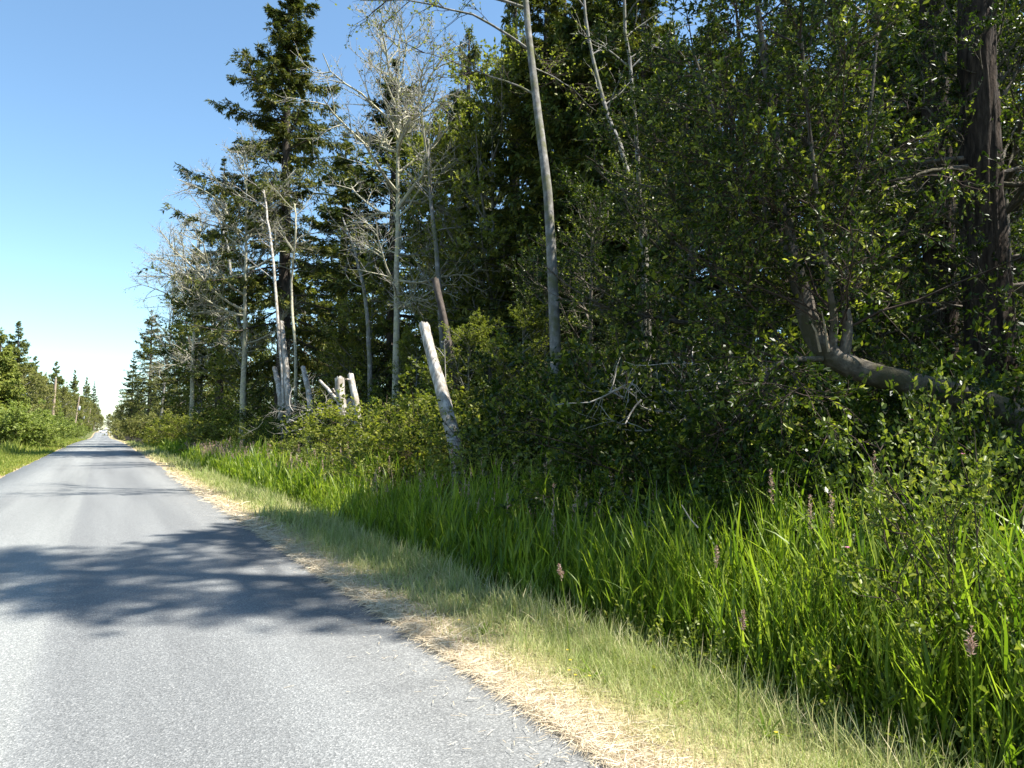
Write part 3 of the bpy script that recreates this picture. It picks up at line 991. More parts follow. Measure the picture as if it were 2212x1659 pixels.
# the leaning tree
def leaning_tree():
    r = np.random.default_rng(101)
    D0 = 8.6
    base = atd(2290, 1000, 9.6)
    base[2] = gz(base[0], base[1]) - .1
    keys = [(base, .16), (atd(2225, 900, 9.4), .15), (atd(2120, 868, 9.2), .14), (atd(1990, 832, 9.0), .132), (atd(1870, 806, 8.8), .13), (atd(1790, 770, 8.7), .128), (atd(1752, 715, 8.7), .12),
            (atd(1735, 640, 8.8), .105), (atd(1712, 560, 8.9), .09), (atd(1690, 440, 9.1), .07), (atd(1670, 260, 9.4), .055), (atd(1640, 60, 9.6), .04), (atd(1625, -120, 9.8), .02)]
    o = thing('leaning_tree', 'leafy tree whose thick trunk leans nearly level before turning upward', 'tree', tuple(base))

    def smooth(P, R, n):
        u = np.linspace(0, len(P) - 1, n)
        Q = np.stack([np.interp(u, np.arange(len(P)), P[:, k]) for k in range(3)], -1)
        for _ in range(2):
            Q[1:-1] = (Q[:-2] + 2 * Q[1:-1] + Q[2:]) / 4
        return Q, np.interp(u, np.arange(len(P)), R)
    mb = MB()
    Q, R = smooth(np.array([k[0] for k in keys]) - base, np.array([k[1] for k in keys]), 40)
    tubes(mb, Q, R, 16, lobes=.05)
    part('trunk', mb.mesh('trunk', B_WILLOW, True), o)
    limbs = [[(1795, 775, 8.7, .055), (1803, 700, 8.6, .045), (1795, 640, 8.55, .035), (1770, 480, 8.4, .028), (1745, 250, 8.3, .02), (1730, 60, 8.3, .014)],
             [(1820, 772, 8.7, .07), (1835, 700, 8.75, .055), (1818, 640, 8.8, .04), (1840, 480, 9.0, .03), (1880, 250, 9.2, .022), (1900, 20, 9.4, .014)],
             [(1775, 775, 8.6, .035), (1700, 776, 8.3, .028), (1655, 800, 8.1, .02), (1648, 850, 8.0, .014)],
             [(1712, 560, 8.9, .05), (1640, 430, 9.2, .04), (1560, 300, 9.6, .03), (1500, 120, 10, .02)]]
    lines = [Q[18:]]
    for ks in limbs:
        P = np.array([atd(*k[:3]) for k in ks]) - base
        q, rr = smooth(P, np.array([k[3] for k in ks]), 16)
        lb = MB()
        tubes(lb, q, rr, 8, lobes=.05)
        part('limb', lb.mesh('limb', B_WILLOW, True), o)
        lines.append(q)
    for dx in (0, 18):   # broken pale stubs in the fork
        P = np.array([atd(1772 + dx, 760, 8.55), atd(1762 + dx * 1.2, 715, 8.5), atd(1748 + dx * 1.5, 690 - dx, 8.5)]) - base
        st = MB()
        tubes(st, P, [.016, .012, .006], 6)
        part('broken_stub', st.mesh('broken_stub', B_CUT), o)
    lines = np.array([np.stack([np.interp(np.linspace(0, 1, 16), np.linspace(0, 1, len(l)), l[:, k]) for k in range(3)], -1) for l in lines])
    s, d, t, _ = kids(lines, 31, .12, 1, .95, r)
    L1 = (2.0 - .7 * t) * (.5 + .7 * r.random(len(s)))
    B = grow(s, d, L1, 7, -.05, .14, r)
    tw = MB()
    azt = np.arctan2(B[:, -1, 0] + base[0], B[:, -1, 1] + base[1])
    keep = ((B[:, -1, 2] + base[2] > 3.1) | (r.random(len(B)) < .3)) & ((azt < math.radians(60.5)) | (r.random(len(B)) < .12))
    B, L1 = B[keep], L1[keep]
    tubes(tw, B, np.outer(.006 * L1 + .003, np.linspace(1, .3, 7)), 4)
    s, d, t, i2 = kids(B, 9, .15, 1, .8, r)
    L2 = L1[i2] * (.45 - .2 * t) * (.6 + .7 * r.random(len(s)))
    B2 = grow(s, d, L2, 5, -.05, .2, r)
    tubes(tw, B2, np.outer(np.full(len(B2), .006), np.linspace(1, .4, 5)), 3)
    s, d, t, _ = kids(B2, 4, .2, 1, .7, r)
    B3 = grow(s, d, .12 + .25 * r.random(len(s)), 4, .15, .15, r)
    tubes(tw, B3, np.outer(np.full(len(B3), .0035), [1, .8, .6, .4]), 3)
    cr = MB()
    scatter_leaves(cr, B3, 9, .06, .026, r=r, up=.35, full=True, ang=.7)
    part('twigs', tw.mesh('twigs', B_TWIG), o)
    part('crown', cr.mesh('crown', M_WILLOW), o)


leaning_tree()

# ------------------------------------------------------------------ forest behind
DEEP = 'broadleaf trees deep in the shaded forest'
for k, (px, x, h, w) in enumerate([(1500, 11.5, 9.5, 1.1), (1620, 12.5, 10.5, 1.2), (1760, 13.2, 9.5, 1.2), (1900, 13.8, 10.5, 1.1), (2050, 14.5, 9, 1.2), (2190, 14.2, 10, 1.1), (1390, 12.5, 8, 1.1), (1280, 13.0, 8.5, 1.1),
                                   (1180, 14, 7.5, 1.2), (2180, 11.6, 8, .9)]):
    put(FOREST_BROAD, 'forest_tree', 'broadleaf tree in the dark mass behind the leaning tree and the grey alder', 'tree', px, x, h, w, DEEP)
place(FOREST_BROAD, 'forest_tree', 'low leafy tree just beyond the right picture edge behind the rose bush', 'tree', 11.5, 2.2, 1.0, .8, DEEP)
place(FOREST_BROAD, 'forest_tree', 'leafy tree beyond the right picture edge nearest the camera', 'tree', 10.6, .9, 2.4, .72, DEEP)
for k, (px, x, h, w) in enumerate([(930, 20, 17, 1.1), (700, 22, 18, 1.2), (560, 17, 17, 1.2), (1060, 21, 18, 1.2), (1210, 20, 18, 1.2), (1420, 22, 19, 1.2), (1560, 20, 18, 1.1), (1720, 21, 18, 1.2), (1850, 24, 18, 1.2),
                                   (1980, 20, 18, 1.1), (2120, 22, 18, 1.2), (2210, 18, 17, 1.1), (640, 30, 19, 1.2), (860, 28, 18, 1.3), (1000, 30, 18, 1.2), (500, 16, 14, 1.4), (455, 15, 14, 1.4), (415, 14, 13, 1.4), (385, 13, 14, 1.4), (355, 13, 15, 1.4), (330, 13, 16, 1.3), (305, 12, 17, 1.3), (780, 18, 13, 1.4), (1130, 19, 13, 1.4), (1180, 18, 24, 1.2), (1225, 19.5, 25, 1.2), (1275, 18.5, 24, 1.2), (1340, 19, 24, 1.2), (1400, 18, 22, 1.2), (1320, 22, 14, 1.4)]):
    put((FIR_A, FIR_B, CEDAR)[k % 3], 'forest_conifer', 'conifer in the deep forest behind the roadside trees', 'tree', px, x, h, w, 'conifers deep in the forest')
for k, (px, x, h, w) in enumerate([(1130, 11.5, 5, 1.4), (1010, 11, 5, 1.3), (900, 11.5, 5, 1.3), (740, 12.5, 6, 1.2), (590, 12, 7, 1.3), (470, 10.5, 7, 1.2)]):
    put(ALDER_GREEN, 'young_alder', ('young alder thicket tree at the left of the grey alder trunk', 'young alder right behind the leaning snag', 'young alder left of the leaning snag',
                                     'young alder behind the paired short snags', 'young alder behind the tall pale snag with the rounded top', 'young alder behind the dark roadside conifer')[k], 'tree', px, x, h, w, 'young alders behind the snags')


# ------------------------------------------------------------------ snags
def snag(label, pts, X0, r0, r1, seed, stubs=(), jag=.35, bark=None):
    """broken dead trunk: cracked sides, ragged top, stubs"""
    r = np.random.default_rng(seed)
    P = np.array([at(px, py, X0) for px, py in pts])
    g = P[0] + (P[0] - P[1]) / max(np.linalg.norm(P[0] - P[1]), .1) * .2
    g[2] = gz(X0, g[1]) - .15
    P = np.concatenate([g[None], P])
    o = thing('snag', label, 'dead trunk', tuple(g))
    P = P - g
    n, sides = 26, 22
    u = np.linspace(0, len(P) - 1, n)
    Q = np.stack([np.interp(u, np.arange(len(P)), P[:, k]) for k in range(3)], -1)
    for _ in range(3):
        Q[1:-1] = (Q[:-2] + 2 * Q[1:-1] + Q[2:]) / 4
    R = np.linspace(r0, r1, n)
    Tn = unit(np.gradient(Q, axis=0))
    A = unit(np.cross(Tn, [0, 1, .1]))
    B = np.cross(Tn, A)
    ang = np.linspace(0, 2 * np.pi, sides, endpoint=False)
    prof = 1 + .05 * np.sin(ang * 2 + 1) + .05 * np.sin(ang * 5 + 2)
    rr = R[:, None] * (prof[None] + .06 * np.sin(ang[None] * 3 + np.linspace(0, 5, n)[:, None]) + r.normal(0, .025, (n, sides)))
    # plates of bark still clinging: proud patches with a step at their edge
    plate = (np.sin(ang[None] * 2 + np.linspace(0, 9, n)[:, None] + seed) + .8 * np.sin(np.linspace(0, 17, n)[:, None] + ang[None]) > .25)
    rr = rr + plate * R[:, None] * .12
    V = Q[:, None] + rr[..., None] * (A[:, None] * np.cos(ang)[:, None] + B[:, None] * np.sin(ang)[:, None])
    V[-1] += Tn[-1] * (r.random(sides) * jag * r1 * 2.2 + .25 * jag * r1 * np.sin(ang * 2))[:, None]
    mb = MB()
    i = np.arange(n * sides).reshape(n, sides)
    mb.add(V, np.stack([i[:-1], np.roll(i[:-1], -1, 1), np.roll(i[1:], -1, 1), i[1:]], -1).reshape(-1, 4))
    part('trunk', mb.mesh('trunk', bark or B_SNAG), o)
    cap = MB()
    c = np.concatenate([V[-1] * .999 + (Q[-1] * .001) - Tn[-1] * .004, (Q[-1] - Tn[-1] * .06)[None]])
    cap.add(c, T=[[k, (k + 1) % sides, sides] for k in range(sides)])
    part('broken_top', cap.mesh('broken_top', B_CUT), o)
    for (px0, py0, px1, py1, rs) in stubs:
        a, b = at(px0, py0, X0) - g, at(px1, py1, X0 - .25) - g
        st = MB()
        L = np.linspace(0, 1, 6)[:, None]
        C = a + (b - a) * L + r.normal(0, .012, (6, 3))
        tubes(st, C, np.linspace(rs, rs * .75, 6), 8, lobes=.06)
        st.add(np.stack([C[-1] + rs * .7 * np.array([math.cos(k), 0, math.sin(k)]) for k in np.arange(6) * 1.047]), T=[[0, 1, 2], [0, 2, 3], [0, 3, 4], [0, 4, 5]])
        part('broken_limb', st.mesh('broken_limb', B_SNAG), o)
    return o


snag('tall leaning broken snag with peeling grey bark at the shade edge', [(988, 985), (965, 880), (938, 790), (916, 705)], 7.4, .165, .135, 111, stubs=((956, 740, 964, 735, .02),))
snag('dark broken snag standing behind and above the tall leaning snag', [(985, 820), (968, 740), (955, 670), (940, 605)], 10.8, .15, .12, 112, bark=B_CONIFER)
snag('short thick pale snag with a long broken limb sticking out to its left', [(746, 920), (738, 870), (733, 820)], 8.2, .19, .165, 113, stubs=((732, 868, 692, 822, .075), (722, 846, 716, 840, .05)))
snag('short pale snag curving beside the thick one, its right neighbour', [(775, 938), (772, 880), (757, 812)], 8.0, .14, .105, 114, stubs=((757, 822, 748, 818, .05),))
snag('leaning split snag between the tall pale snags and the thick snag', [(672, 880), (666, 840), (655, 795)], 8.7, .15, .11, 115)
snag('small rotten stump snag with reddish wood at the far left of the group', [(607, 862), (602, 830), (593, 796)], 8.7, .16, .13, 116)
snag('tall pale snag with a broken rounded top beside the thin dead pole', [(624, 862), (617, 780), (608, 697)], 8.4, .17, .12, 117)
snag('low broken stump hidden behind the thick pale snag', [(762, 900), (757, 868)], 8.9, .2, .17, 118)


def sapling():
    r = np.random.default_rng(5)
    b = at(966, 820, 7.6)
    b[2] -= 1.2
    o = thing('dead_sapling', 'thin leafless grey sapling beside the tall leaning snag', 'sapling', tuple(b))
    P = np.array([b, at(962, 800, 7.6), at(960, 740, 7.6), at(972, 705, 7.6)]) - b
    mb = MB()
    tubes(mb, P, [.014, .012, .01, .006], 6)
    for a, c in (((960, 770), (940, 748)), ((961, 745), (978, 735)), ((961, 785), (985, 772))):
        p, q = at(*a, 7.6) - b, at(*c, 7.5) - b
        tubes(mb, np.array([p, (p + q) / 2 + [0, 0, .02], q]), [.007, .005, .003], 5)
    part('stem', mb.mesh('stem', B_DEAD), o)


sapling()


def dead_brush(label, px, py, x, w, h, n, seed):
    r = np.random.default_rng(seed)
    p = at(px, py, x)
    S = np.stack([r.normal(0, w * .3, n), r.normal(0, w * .3, n), h * r.random(n)], -1)
    D = r.normal(0, 1, (n, 3)) * [1, 1, .35]
    B = grow(S, D, w * (.3 + .5 * r.random(n)), 7, .1, .2, r)
    mb = MB()
    tubes(mb, B, np.outer(.008 + .012 * r.random(n), np.linspace(1, .3, 7)), 4)
    s, d, _, _ = kids(B, 5, .2, 1, .8, r)
    B2 = grow(s, d, .25 + .4 * r.random(len(s)), 4, .1, .2, r)
    tubes(mb, B2, np.outer(np.full(len(B2), .006), [1, .8, .6, .3]), 3)
    o = thing('dead_brush', label, 'brush', (p[0], p[1], p[2] - h * .5))
    part('branches', mb.mesh('branches', B_DEAD), o)


dead_brush('tangle of bleached dead branches left of the thick pale snag', 672, 905, 7.6, 2.6, .9, 46, 131)
dead_brush('dry brown twigs in the shade under the leaning tree trunk', 1490, 870, 7.6, 1.8, 1.0, 40, 132)
dead_brush('broken dead sticks lying behind the lit reeds', 1490, 1150, 6.3, .9, .3, 14, 133)

# ------------------------------------------------------------------ shrubs on the right, by the ditch
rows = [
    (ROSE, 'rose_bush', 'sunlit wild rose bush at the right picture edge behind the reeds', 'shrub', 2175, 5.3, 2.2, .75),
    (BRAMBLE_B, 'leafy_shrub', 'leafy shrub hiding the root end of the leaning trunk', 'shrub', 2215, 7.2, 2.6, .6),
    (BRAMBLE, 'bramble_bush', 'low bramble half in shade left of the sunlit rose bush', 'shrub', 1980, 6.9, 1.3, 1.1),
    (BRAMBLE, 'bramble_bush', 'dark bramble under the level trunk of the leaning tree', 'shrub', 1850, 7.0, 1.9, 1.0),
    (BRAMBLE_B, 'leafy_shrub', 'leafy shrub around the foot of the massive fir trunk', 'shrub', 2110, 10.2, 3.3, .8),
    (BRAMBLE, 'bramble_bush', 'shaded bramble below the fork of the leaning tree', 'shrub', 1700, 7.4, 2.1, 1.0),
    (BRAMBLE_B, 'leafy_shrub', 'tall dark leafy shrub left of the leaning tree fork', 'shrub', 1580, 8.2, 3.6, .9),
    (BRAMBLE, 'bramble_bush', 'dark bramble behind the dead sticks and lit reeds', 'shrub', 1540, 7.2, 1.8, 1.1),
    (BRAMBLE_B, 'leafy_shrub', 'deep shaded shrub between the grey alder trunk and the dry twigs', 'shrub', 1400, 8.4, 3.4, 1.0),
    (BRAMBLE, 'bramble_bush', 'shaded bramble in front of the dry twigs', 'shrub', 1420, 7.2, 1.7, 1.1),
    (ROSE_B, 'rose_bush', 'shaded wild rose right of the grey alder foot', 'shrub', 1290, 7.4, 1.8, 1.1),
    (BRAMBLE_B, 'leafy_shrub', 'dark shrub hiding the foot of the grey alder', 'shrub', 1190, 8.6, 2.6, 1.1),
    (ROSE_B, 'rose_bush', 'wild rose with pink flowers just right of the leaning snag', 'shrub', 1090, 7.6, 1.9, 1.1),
    (BRAMBLE_SUN_TINT, 'bramble_bush', 'bramble behind the foot of the leaning snag', 'shrub', 1010, 8.8, 2.5, 1.1),
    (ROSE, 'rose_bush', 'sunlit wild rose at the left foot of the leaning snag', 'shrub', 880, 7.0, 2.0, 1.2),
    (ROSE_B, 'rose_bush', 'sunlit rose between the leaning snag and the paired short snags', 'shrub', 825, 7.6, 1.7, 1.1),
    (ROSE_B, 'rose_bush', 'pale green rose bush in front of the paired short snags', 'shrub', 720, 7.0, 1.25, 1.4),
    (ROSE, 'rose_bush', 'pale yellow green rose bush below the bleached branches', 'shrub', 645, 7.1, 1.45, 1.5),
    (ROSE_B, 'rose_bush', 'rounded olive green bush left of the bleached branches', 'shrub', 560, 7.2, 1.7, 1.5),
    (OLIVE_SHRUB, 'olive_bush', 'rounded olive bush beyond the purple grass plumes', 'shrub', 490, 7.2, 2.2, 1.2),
    (BRAMBLE_SUN_TINT, 'bramble_bush', 'dark bush behind the bleached branches', 'shrub', 640, 9.8, 2.6, 1.3),
    (BRAMBLE_SUN_TINT, 'bramble_bush', 'dark green bush behind the rounded olive bushes', 'shrub', 540, 8.8, 3.2, 1.4),
    (BRAMBLE_SUN_TINT, 'bramble_bush', 'leafy bush right of the paired short snags', 'shrub', 820, 9.6, 2.6, 1.2),
    (BRAMBLE_SUN_TINT, 'bramble_bush', 'dark bush behind the sunlit roses near the leaning snag', 'shrub', 930, 9.2, 3.0, 1.2),
    (BRAMBLE_SUN_TINT, 'bramble_bush', 'dark bush at the shaded bend behind the far reeds', 'shrub', 440, 7.8, 3.0, 1.3),
    (BRAMBLE_SUN_TINT, 'leafy_shrub', 'dark roadside shrub nearest the sunny gap at the bend', 'shrub', 395, 7.4, 3.5, 1.2),
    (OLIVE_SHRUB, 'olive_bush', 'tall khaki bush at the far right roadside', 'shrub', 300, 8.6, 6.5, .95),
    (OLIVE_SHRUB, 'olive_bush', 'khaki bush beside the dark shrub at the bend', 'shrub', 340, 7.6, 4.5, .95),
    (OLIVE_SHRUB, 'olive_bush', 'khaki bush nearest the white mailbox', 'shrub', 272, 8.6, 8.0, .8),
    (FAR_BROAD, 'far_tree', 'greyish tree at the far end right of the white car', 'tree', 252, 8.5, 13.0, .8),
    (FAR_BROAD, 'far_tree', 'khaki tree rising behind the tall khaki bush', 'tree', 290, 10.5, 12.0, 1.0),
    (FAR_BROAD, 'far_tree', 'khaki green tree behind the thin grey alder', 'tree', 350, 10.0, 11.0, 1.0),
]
for pr, nm, lb, ct, px, x, h, w in rows:
    put(pr, nm, lb, ct, px, x, h, w, FRONT if ct == 'shrub' else None)
for k in range(16):
    x = 9.6 + 1.6 * (k % 3)
    y = 6 + k * 2.6
    place((BRAMBLE, BRAMBLE_B)[k % 2], 'undergrowth_shrub', 'shrub in the dark undergrowth between the forest trunks', 'shrub', x, y, k * 1.3, 1.35, 'undergrowth shrubs')

# ------------------------------------------------------------------ the left side of the road
left = [
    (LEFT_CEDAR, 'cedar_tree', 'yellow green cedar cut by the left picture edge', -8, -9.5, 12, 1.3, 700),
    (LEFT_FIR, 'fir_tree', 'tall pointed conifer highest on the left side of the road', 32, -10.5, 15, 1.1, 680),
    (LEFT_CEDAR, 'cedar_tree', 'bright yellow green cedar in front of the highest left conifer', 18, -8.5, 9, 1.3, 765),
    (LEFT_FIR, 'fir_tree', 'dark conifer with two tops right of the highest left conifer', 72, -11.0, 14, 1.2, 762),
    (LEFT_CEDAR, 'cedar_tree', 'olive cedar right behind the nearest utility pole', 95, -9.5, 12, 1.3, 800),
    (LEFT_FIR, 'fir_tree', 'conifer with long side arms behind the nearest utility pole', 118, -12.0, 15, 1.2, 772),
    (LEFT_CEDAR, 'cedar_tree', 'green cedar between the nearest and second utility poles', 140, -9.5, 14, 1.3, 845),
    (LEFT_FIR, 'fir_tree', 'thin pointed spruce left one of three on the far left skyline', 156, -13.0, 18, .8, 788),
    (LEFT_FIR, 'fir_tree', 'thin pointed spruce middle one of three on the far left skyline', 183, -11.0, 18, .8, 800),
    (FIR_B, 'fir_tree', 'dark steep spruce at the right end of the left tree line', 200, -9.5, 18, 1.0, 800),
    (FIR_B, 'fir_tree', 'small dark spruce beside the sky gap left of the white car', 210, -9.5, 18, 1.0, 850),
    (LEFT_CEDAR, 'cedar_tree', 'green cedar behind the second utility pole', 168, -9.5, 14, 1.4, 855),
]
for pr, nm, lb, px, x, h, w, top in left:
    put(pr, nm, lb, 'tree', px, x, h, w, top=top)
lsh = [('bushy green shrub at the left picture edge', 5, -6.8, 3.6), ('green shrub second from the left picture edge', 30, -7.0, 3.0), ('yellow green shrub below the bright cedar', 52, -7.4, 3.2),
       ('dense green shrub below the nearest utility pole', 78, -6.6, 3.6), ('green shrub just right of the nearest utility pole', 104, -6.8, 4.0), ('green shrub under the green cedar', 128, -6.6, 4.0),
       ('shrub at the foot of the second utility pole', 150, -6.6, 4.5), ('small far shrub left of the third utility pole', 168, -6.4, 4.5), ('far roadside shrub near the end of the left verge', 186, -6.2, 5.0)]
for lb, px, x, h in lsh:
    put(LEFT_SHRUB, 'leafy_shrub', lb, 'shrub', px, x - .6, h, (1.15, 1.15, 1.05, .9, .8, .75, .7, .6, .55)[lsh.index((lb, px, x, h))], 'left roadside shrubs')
for k, (px, x, h) in enumerate([(14, -9.5, 800), (45, -9.5, 815), (66, -9.5, 820), (88, -9, 835), (112, -9, 840), (134, -8.8, 850), (158, -8.6, 860), (176, -8.6, 868), (192, -8.6, 872), (203, -8.6, 884)]):
    put(FAR_BROAD, 'leafy_tree', ('leafy khaki tree in front of the cedar at the left picture edge', 'leafy khaki tree below the highest left conifer', 'leafy khaki tree below the conifer with two tops', 'leafy khaki tree just left of the nearest utility pole',
                                  'leafy khaki tree just right of the nearest utility pole', 'leafy khaki tree under the green cedar between two poles', 'leafy khaki tree right behind the second utility pole',
                                  'leafy khaki tree behind the third utility pole', 'leafy khaki tree beside the leaning fourth utility pole', 'leafy khaki tree beside the farthest utility pole')[k], 'tree', px, x, 8, 1.1, 'leafy trees in the left bank', top=h)
# the wood that closes the view at the road's end
for k, (x, y, h) in enumerate([(-6, 470, 11), (-1, 500, 9), (4, 480, 10), (9, 450, 13), (14, 430, 15), (-11, 440, 15)]):
    place(FAR_BROAD, 'far_tree', ('far tree seen over the left half of the white car', 'far tree straight behind the white car', 'far tree seen over the right end of the white car',
                                  'far tree just right of the white car and the sky gap', 'far tree rising above the khaki bush near the mailbox', 'far tree left of the white car beside the last pole')[k], 'tree', x, y, k * 1.1, h / 10, 'trees closing the road')


# ------------------------------------------------------------------ utility poles
def pole(label, px, base_y_px, x, top, lean, tank):
    p = at(px, 926, x)
    y = p[1]
    d = ray(px, top)
    h = CAM_H + d[2] * x / d[0] - float(gz(x, y))
    o = thing('utility_pole', label, 'pole', (x, y, float(gz(x, y)) - .2), 'utility poles along the left verge')
    o.rotation_euler = (0, lean, 0)
    mb = MB()
    tubes(mb, np.array([[0, 0, z] for z in np.linspace(0, h, 8)]), np.linspace(.25, .17, 8), 10)
    mb.add(np.stack([[.12 * math.cos(a), .12 * math.sin(a), h + .002] for a in np.arange(10) * .6283]), T=[[0, k, k + 1] for k in range(1, 9)])
    part('post', mb.mesh('post', B_POLE), o)
    ins = MB()
    tubes(ins, np.array([[0, 0, h], [0, 0, h + .12], [0, 0, h + .3]]), [.03, .09, .06], 8)
    part('insulator', ins.mesh('insulator', M_WHITE), o)
    if tank:
        t = MB()
        zz = h * .68
        tubes(t, np.array([[.42, -.1, zz], [.42, -.1, zz + .05], [.42, -.1, zz + 1.1], [.42, -.1, zz + 1.2], [.42, -.1, zz + 1.25]]), [.2, .27, .27, .2, .02], 14)
        tk = part('transformer', t.mesh('transformer', M_GREYMETAL, True), o)
        bs = MB()
        tubes(bs, np.array([[.42, -.1, zz + 1.24], [.42, -.1, zz + 1.5]]), [.04, .03], 6)
        part('bushing', bs.mesh('bushing', M_WHITE), tk)
    return np.array([x + math.sin(lean) * h, y, float(gz(x, y)) + h * math.cos(lean)])


tops = [pole('nearest utility pole, brown and tallest on the left verge', 111, 926, -7.0, 810, .03, False),
        pole('second utility pole with a grey transformer tank', 158, 926, -7.0, 852, .1, True),
        pole('third utility pole with a small transformer tank', 173, 926, -7.0, 884, .08, True),
        pole('fourth utility pole, thin and leaning right', 187, 926, -7.0, 880, .12, False),
        pole('farthest utility pole beyond the leaning one', 202, 926, -6.6, 905, .06, False)]
for k in range(len(tops) - 1):
    a, b = tops[k], tops[k + 1]
    u = np.linspace(0, 1, 14)[:, None]
    P = a + (b - a) * u
    P[:, 2] -= 4 * .9 * (u * (1 - u))[:, 0] + .1
    mb = MB()
    tubes(mb, P, np.full(14, .014), 5)
    o = link(bpy.data.objects.new('power_cable', mb.mesh('power_cable', M_CABLE)))
    tag(o, ('thin cable between the nearest and second utility poles', 'thin cable between the second and third utility poles', 'thin cable between the third and fourth utility poles', 'thin cable between the two farthest utility poles')[k],
        'cable', 'power cables')


# ------------------------------------------------------------------ car, mailbox, marker at the road's end
def box(mb, x0, x1, y0, y1, z0, z1, mat=0):
    V = [(x, y, z) for x in (x0, x1) for y in (y0, y1) for z in (z0, z1)]
    mb.add(V, [[0, 1, 3, 2], [4, 6, 7, 5], [0, 4, 5, 1], [2, 3, 7, 6], [0, 2, 6, 4], [1, 5, 7, 3]], mat=mat)


def car():
    o = thing('parked_car', 'white car standing crosswise at the far end of the road', 'car', (.7, 404, float(dip(404)) + .025), rz=math.radians(8))
    prof = [(-2.15, .35), (-2.2, .62), (-2.1, .82), (-1.75, .93), (-1.25, 1.0), (-.75, 1.40), (-.3, 1.48), (.55, 1.46), (1.0, 1.35), (1.55, 1.02), (2.05, .95), (2.18, .7), (2.1, .35)]
    mb = MB()
    pf = np.array(prof)
    n = len(pf)
    rings = []
    for yy, inset in ((-.86, .03), (-.8, .0), (.8, .0), (.86, .03)):
        k = np.where(pf[:, 1] > 1.02, .14 * (pf[:, 1] - 1.0) / .45, 0)
        rings.append(np.stack([pf[:, 0] * (1 - inset), np.sign(yy) * (abs(yy) - k), pf[:, 1] - (inset if True else 0)], -1))
    mb.add(np.concatenate(rings), [[a * n + i, a * n + i + 1, (a + 1) * n + i + 1, (a + 1) * n + i] for a in range(3) for i in range(n - 1)])
    for a in (0, 3):      # sides
        c = rings[a]
        mb.add(np.concatenate([c, [[0, c[0, 1], .35]]]), T=[[i, i + 1, n] for i in range(n - 1)])
    part('body', mb.mesh('body', M_WHITE, True), o)
    for s in (-1, 1):
        for xa, xb, xc, xd in ((-1.05, -.12, -.12, -.68), (-.04, .95, .82, -.04)):
            w = MB()
            w.add([(xa, s * .868, 1.03), (xb, s * .868, 1.03), (xc, s * .775, 1.37), (xd, s * .775, 1.37)], [[0, 1, 2, 3]])
            part('side_window', w.mesh('side_window', M_GLASS), o)
        for x in (-1.35, 1.35):
            t = MB()
            a = np.linspace(0, 2 * np.pi, 18, endpoint=False)
            V = [np.stack([x + r_ * np.cos(a), np.full(18, s * yy), .32 + r_ * np.sin(a)], -1) for r_, yy in ((.2, .70), (.32, .70), (.32, .885), (.2, .885))]
            i = np.arange(72).reshape(4, 18)
            t.add(np.concatenate(V), np.concatenate([np.stack([i[k], np.roll(i[k], -1), np.roll(i[k + 1], -1), i[k + 1]], -1) for k in range(3)]))
            w = part('wheel', t.mesh('tyre', M_TYRE, True), o)
            rm = MB()
            rm.add(np.concatenate([np.stack([x + .2 * np.cos(a), np.full(18, s * .875), .32 + .2 * np.sin(a)], -1), [[x, s * .86, .32]]]), T=[[k, (k + 1) % 18, 18] for k in range(18)])
            part('rim', rm.mesh('rim', M_RIM), w)
        l = MB()
        box(l, -2.215, -2.15, s * .6 - .13, s * .6 + .13, .66, .78)
        part('headlight', l.mesh('headlight', M_GLASS), o)
        l = MB()
        box(l, 2.12, 2.19, s * .62 - .12, s * .62 + .12, .74, .88)
        part('tail_light', l.mesh('tail_light', M_LAMP), o)
    for xa, za, xb, zb, nm in ((-1.23, 1.03, -.77, 1.40, 'windscreen'), (1.02, 1.34, 1.5, 1.06, 'rear_window')):
        w = MB()
        dx = -.012 if nm == 'windscreen' else .012
        w.add([(xa + dx, -.7, za + .012), (xb + dx, -.62, zb + .012), (xb + dx, .62, zb + .012), (xa + dx, .7, za + .012)], [[0, 1, 2, 3]])
        part(nm, w.mesh(nm, M_GLASS), o)


car()


def mailbox():
    y = 330.0
    o = thing('mailbox', 'white mailbox on a dark post at the far right verge', 'mailbox', (3.0, y, float(gz(3.0, y))), sc=1.5)
    po = MB()
    box(po, -.06, .06, -.06, .06, 0, .95)
    part('post', po.mesh('post', B_CONIFER), o)
    b = MB()
    a = np.linspace(0, np.pi, 9)
    sec = np.concatenate([[[.3, 0.95]], np.stack([.3 * np.cos(a), 1.25 + .22 * np.sin(a)], -1), [[-.3, .95]]])
    n = len(sec)
    V = np.concatenate([np.stack([sec[:, 0], np.full(n, yy), sec[:, 1]], -1) for yy in (-.3, .3)])
    b.add(V, [[i, (i + 1) % n, n + (i + 1) % n, n + i] for i in range(n)], T=[[0, i, i + 1] for i in range(1, n - 1)] + [[n, n + i + 1, n + i] for i in range(1, n - 1)])
    part('box', b.mesh('box', M_WHITE), o)
    fl = MB()
    box(fl, .305, .325, -.05, .0, 1.1, 1.4)
    part('flag', fl.mesh('flag', M_LAMP), o)
    o = thing('marker_post', 'short white marker post at the edge of the far verge', 'post', (3.1, 286.0, float(gz(3.1, 286))))
    mk = MB()
    tubes(mk, np.array([[0, 0, 0], [0, 0, .75], [0, 0, .8]]), [.07, .07, .03], 8)
    part('stake', mk.mesh('stake', M_WHITE), o)


mailbox()


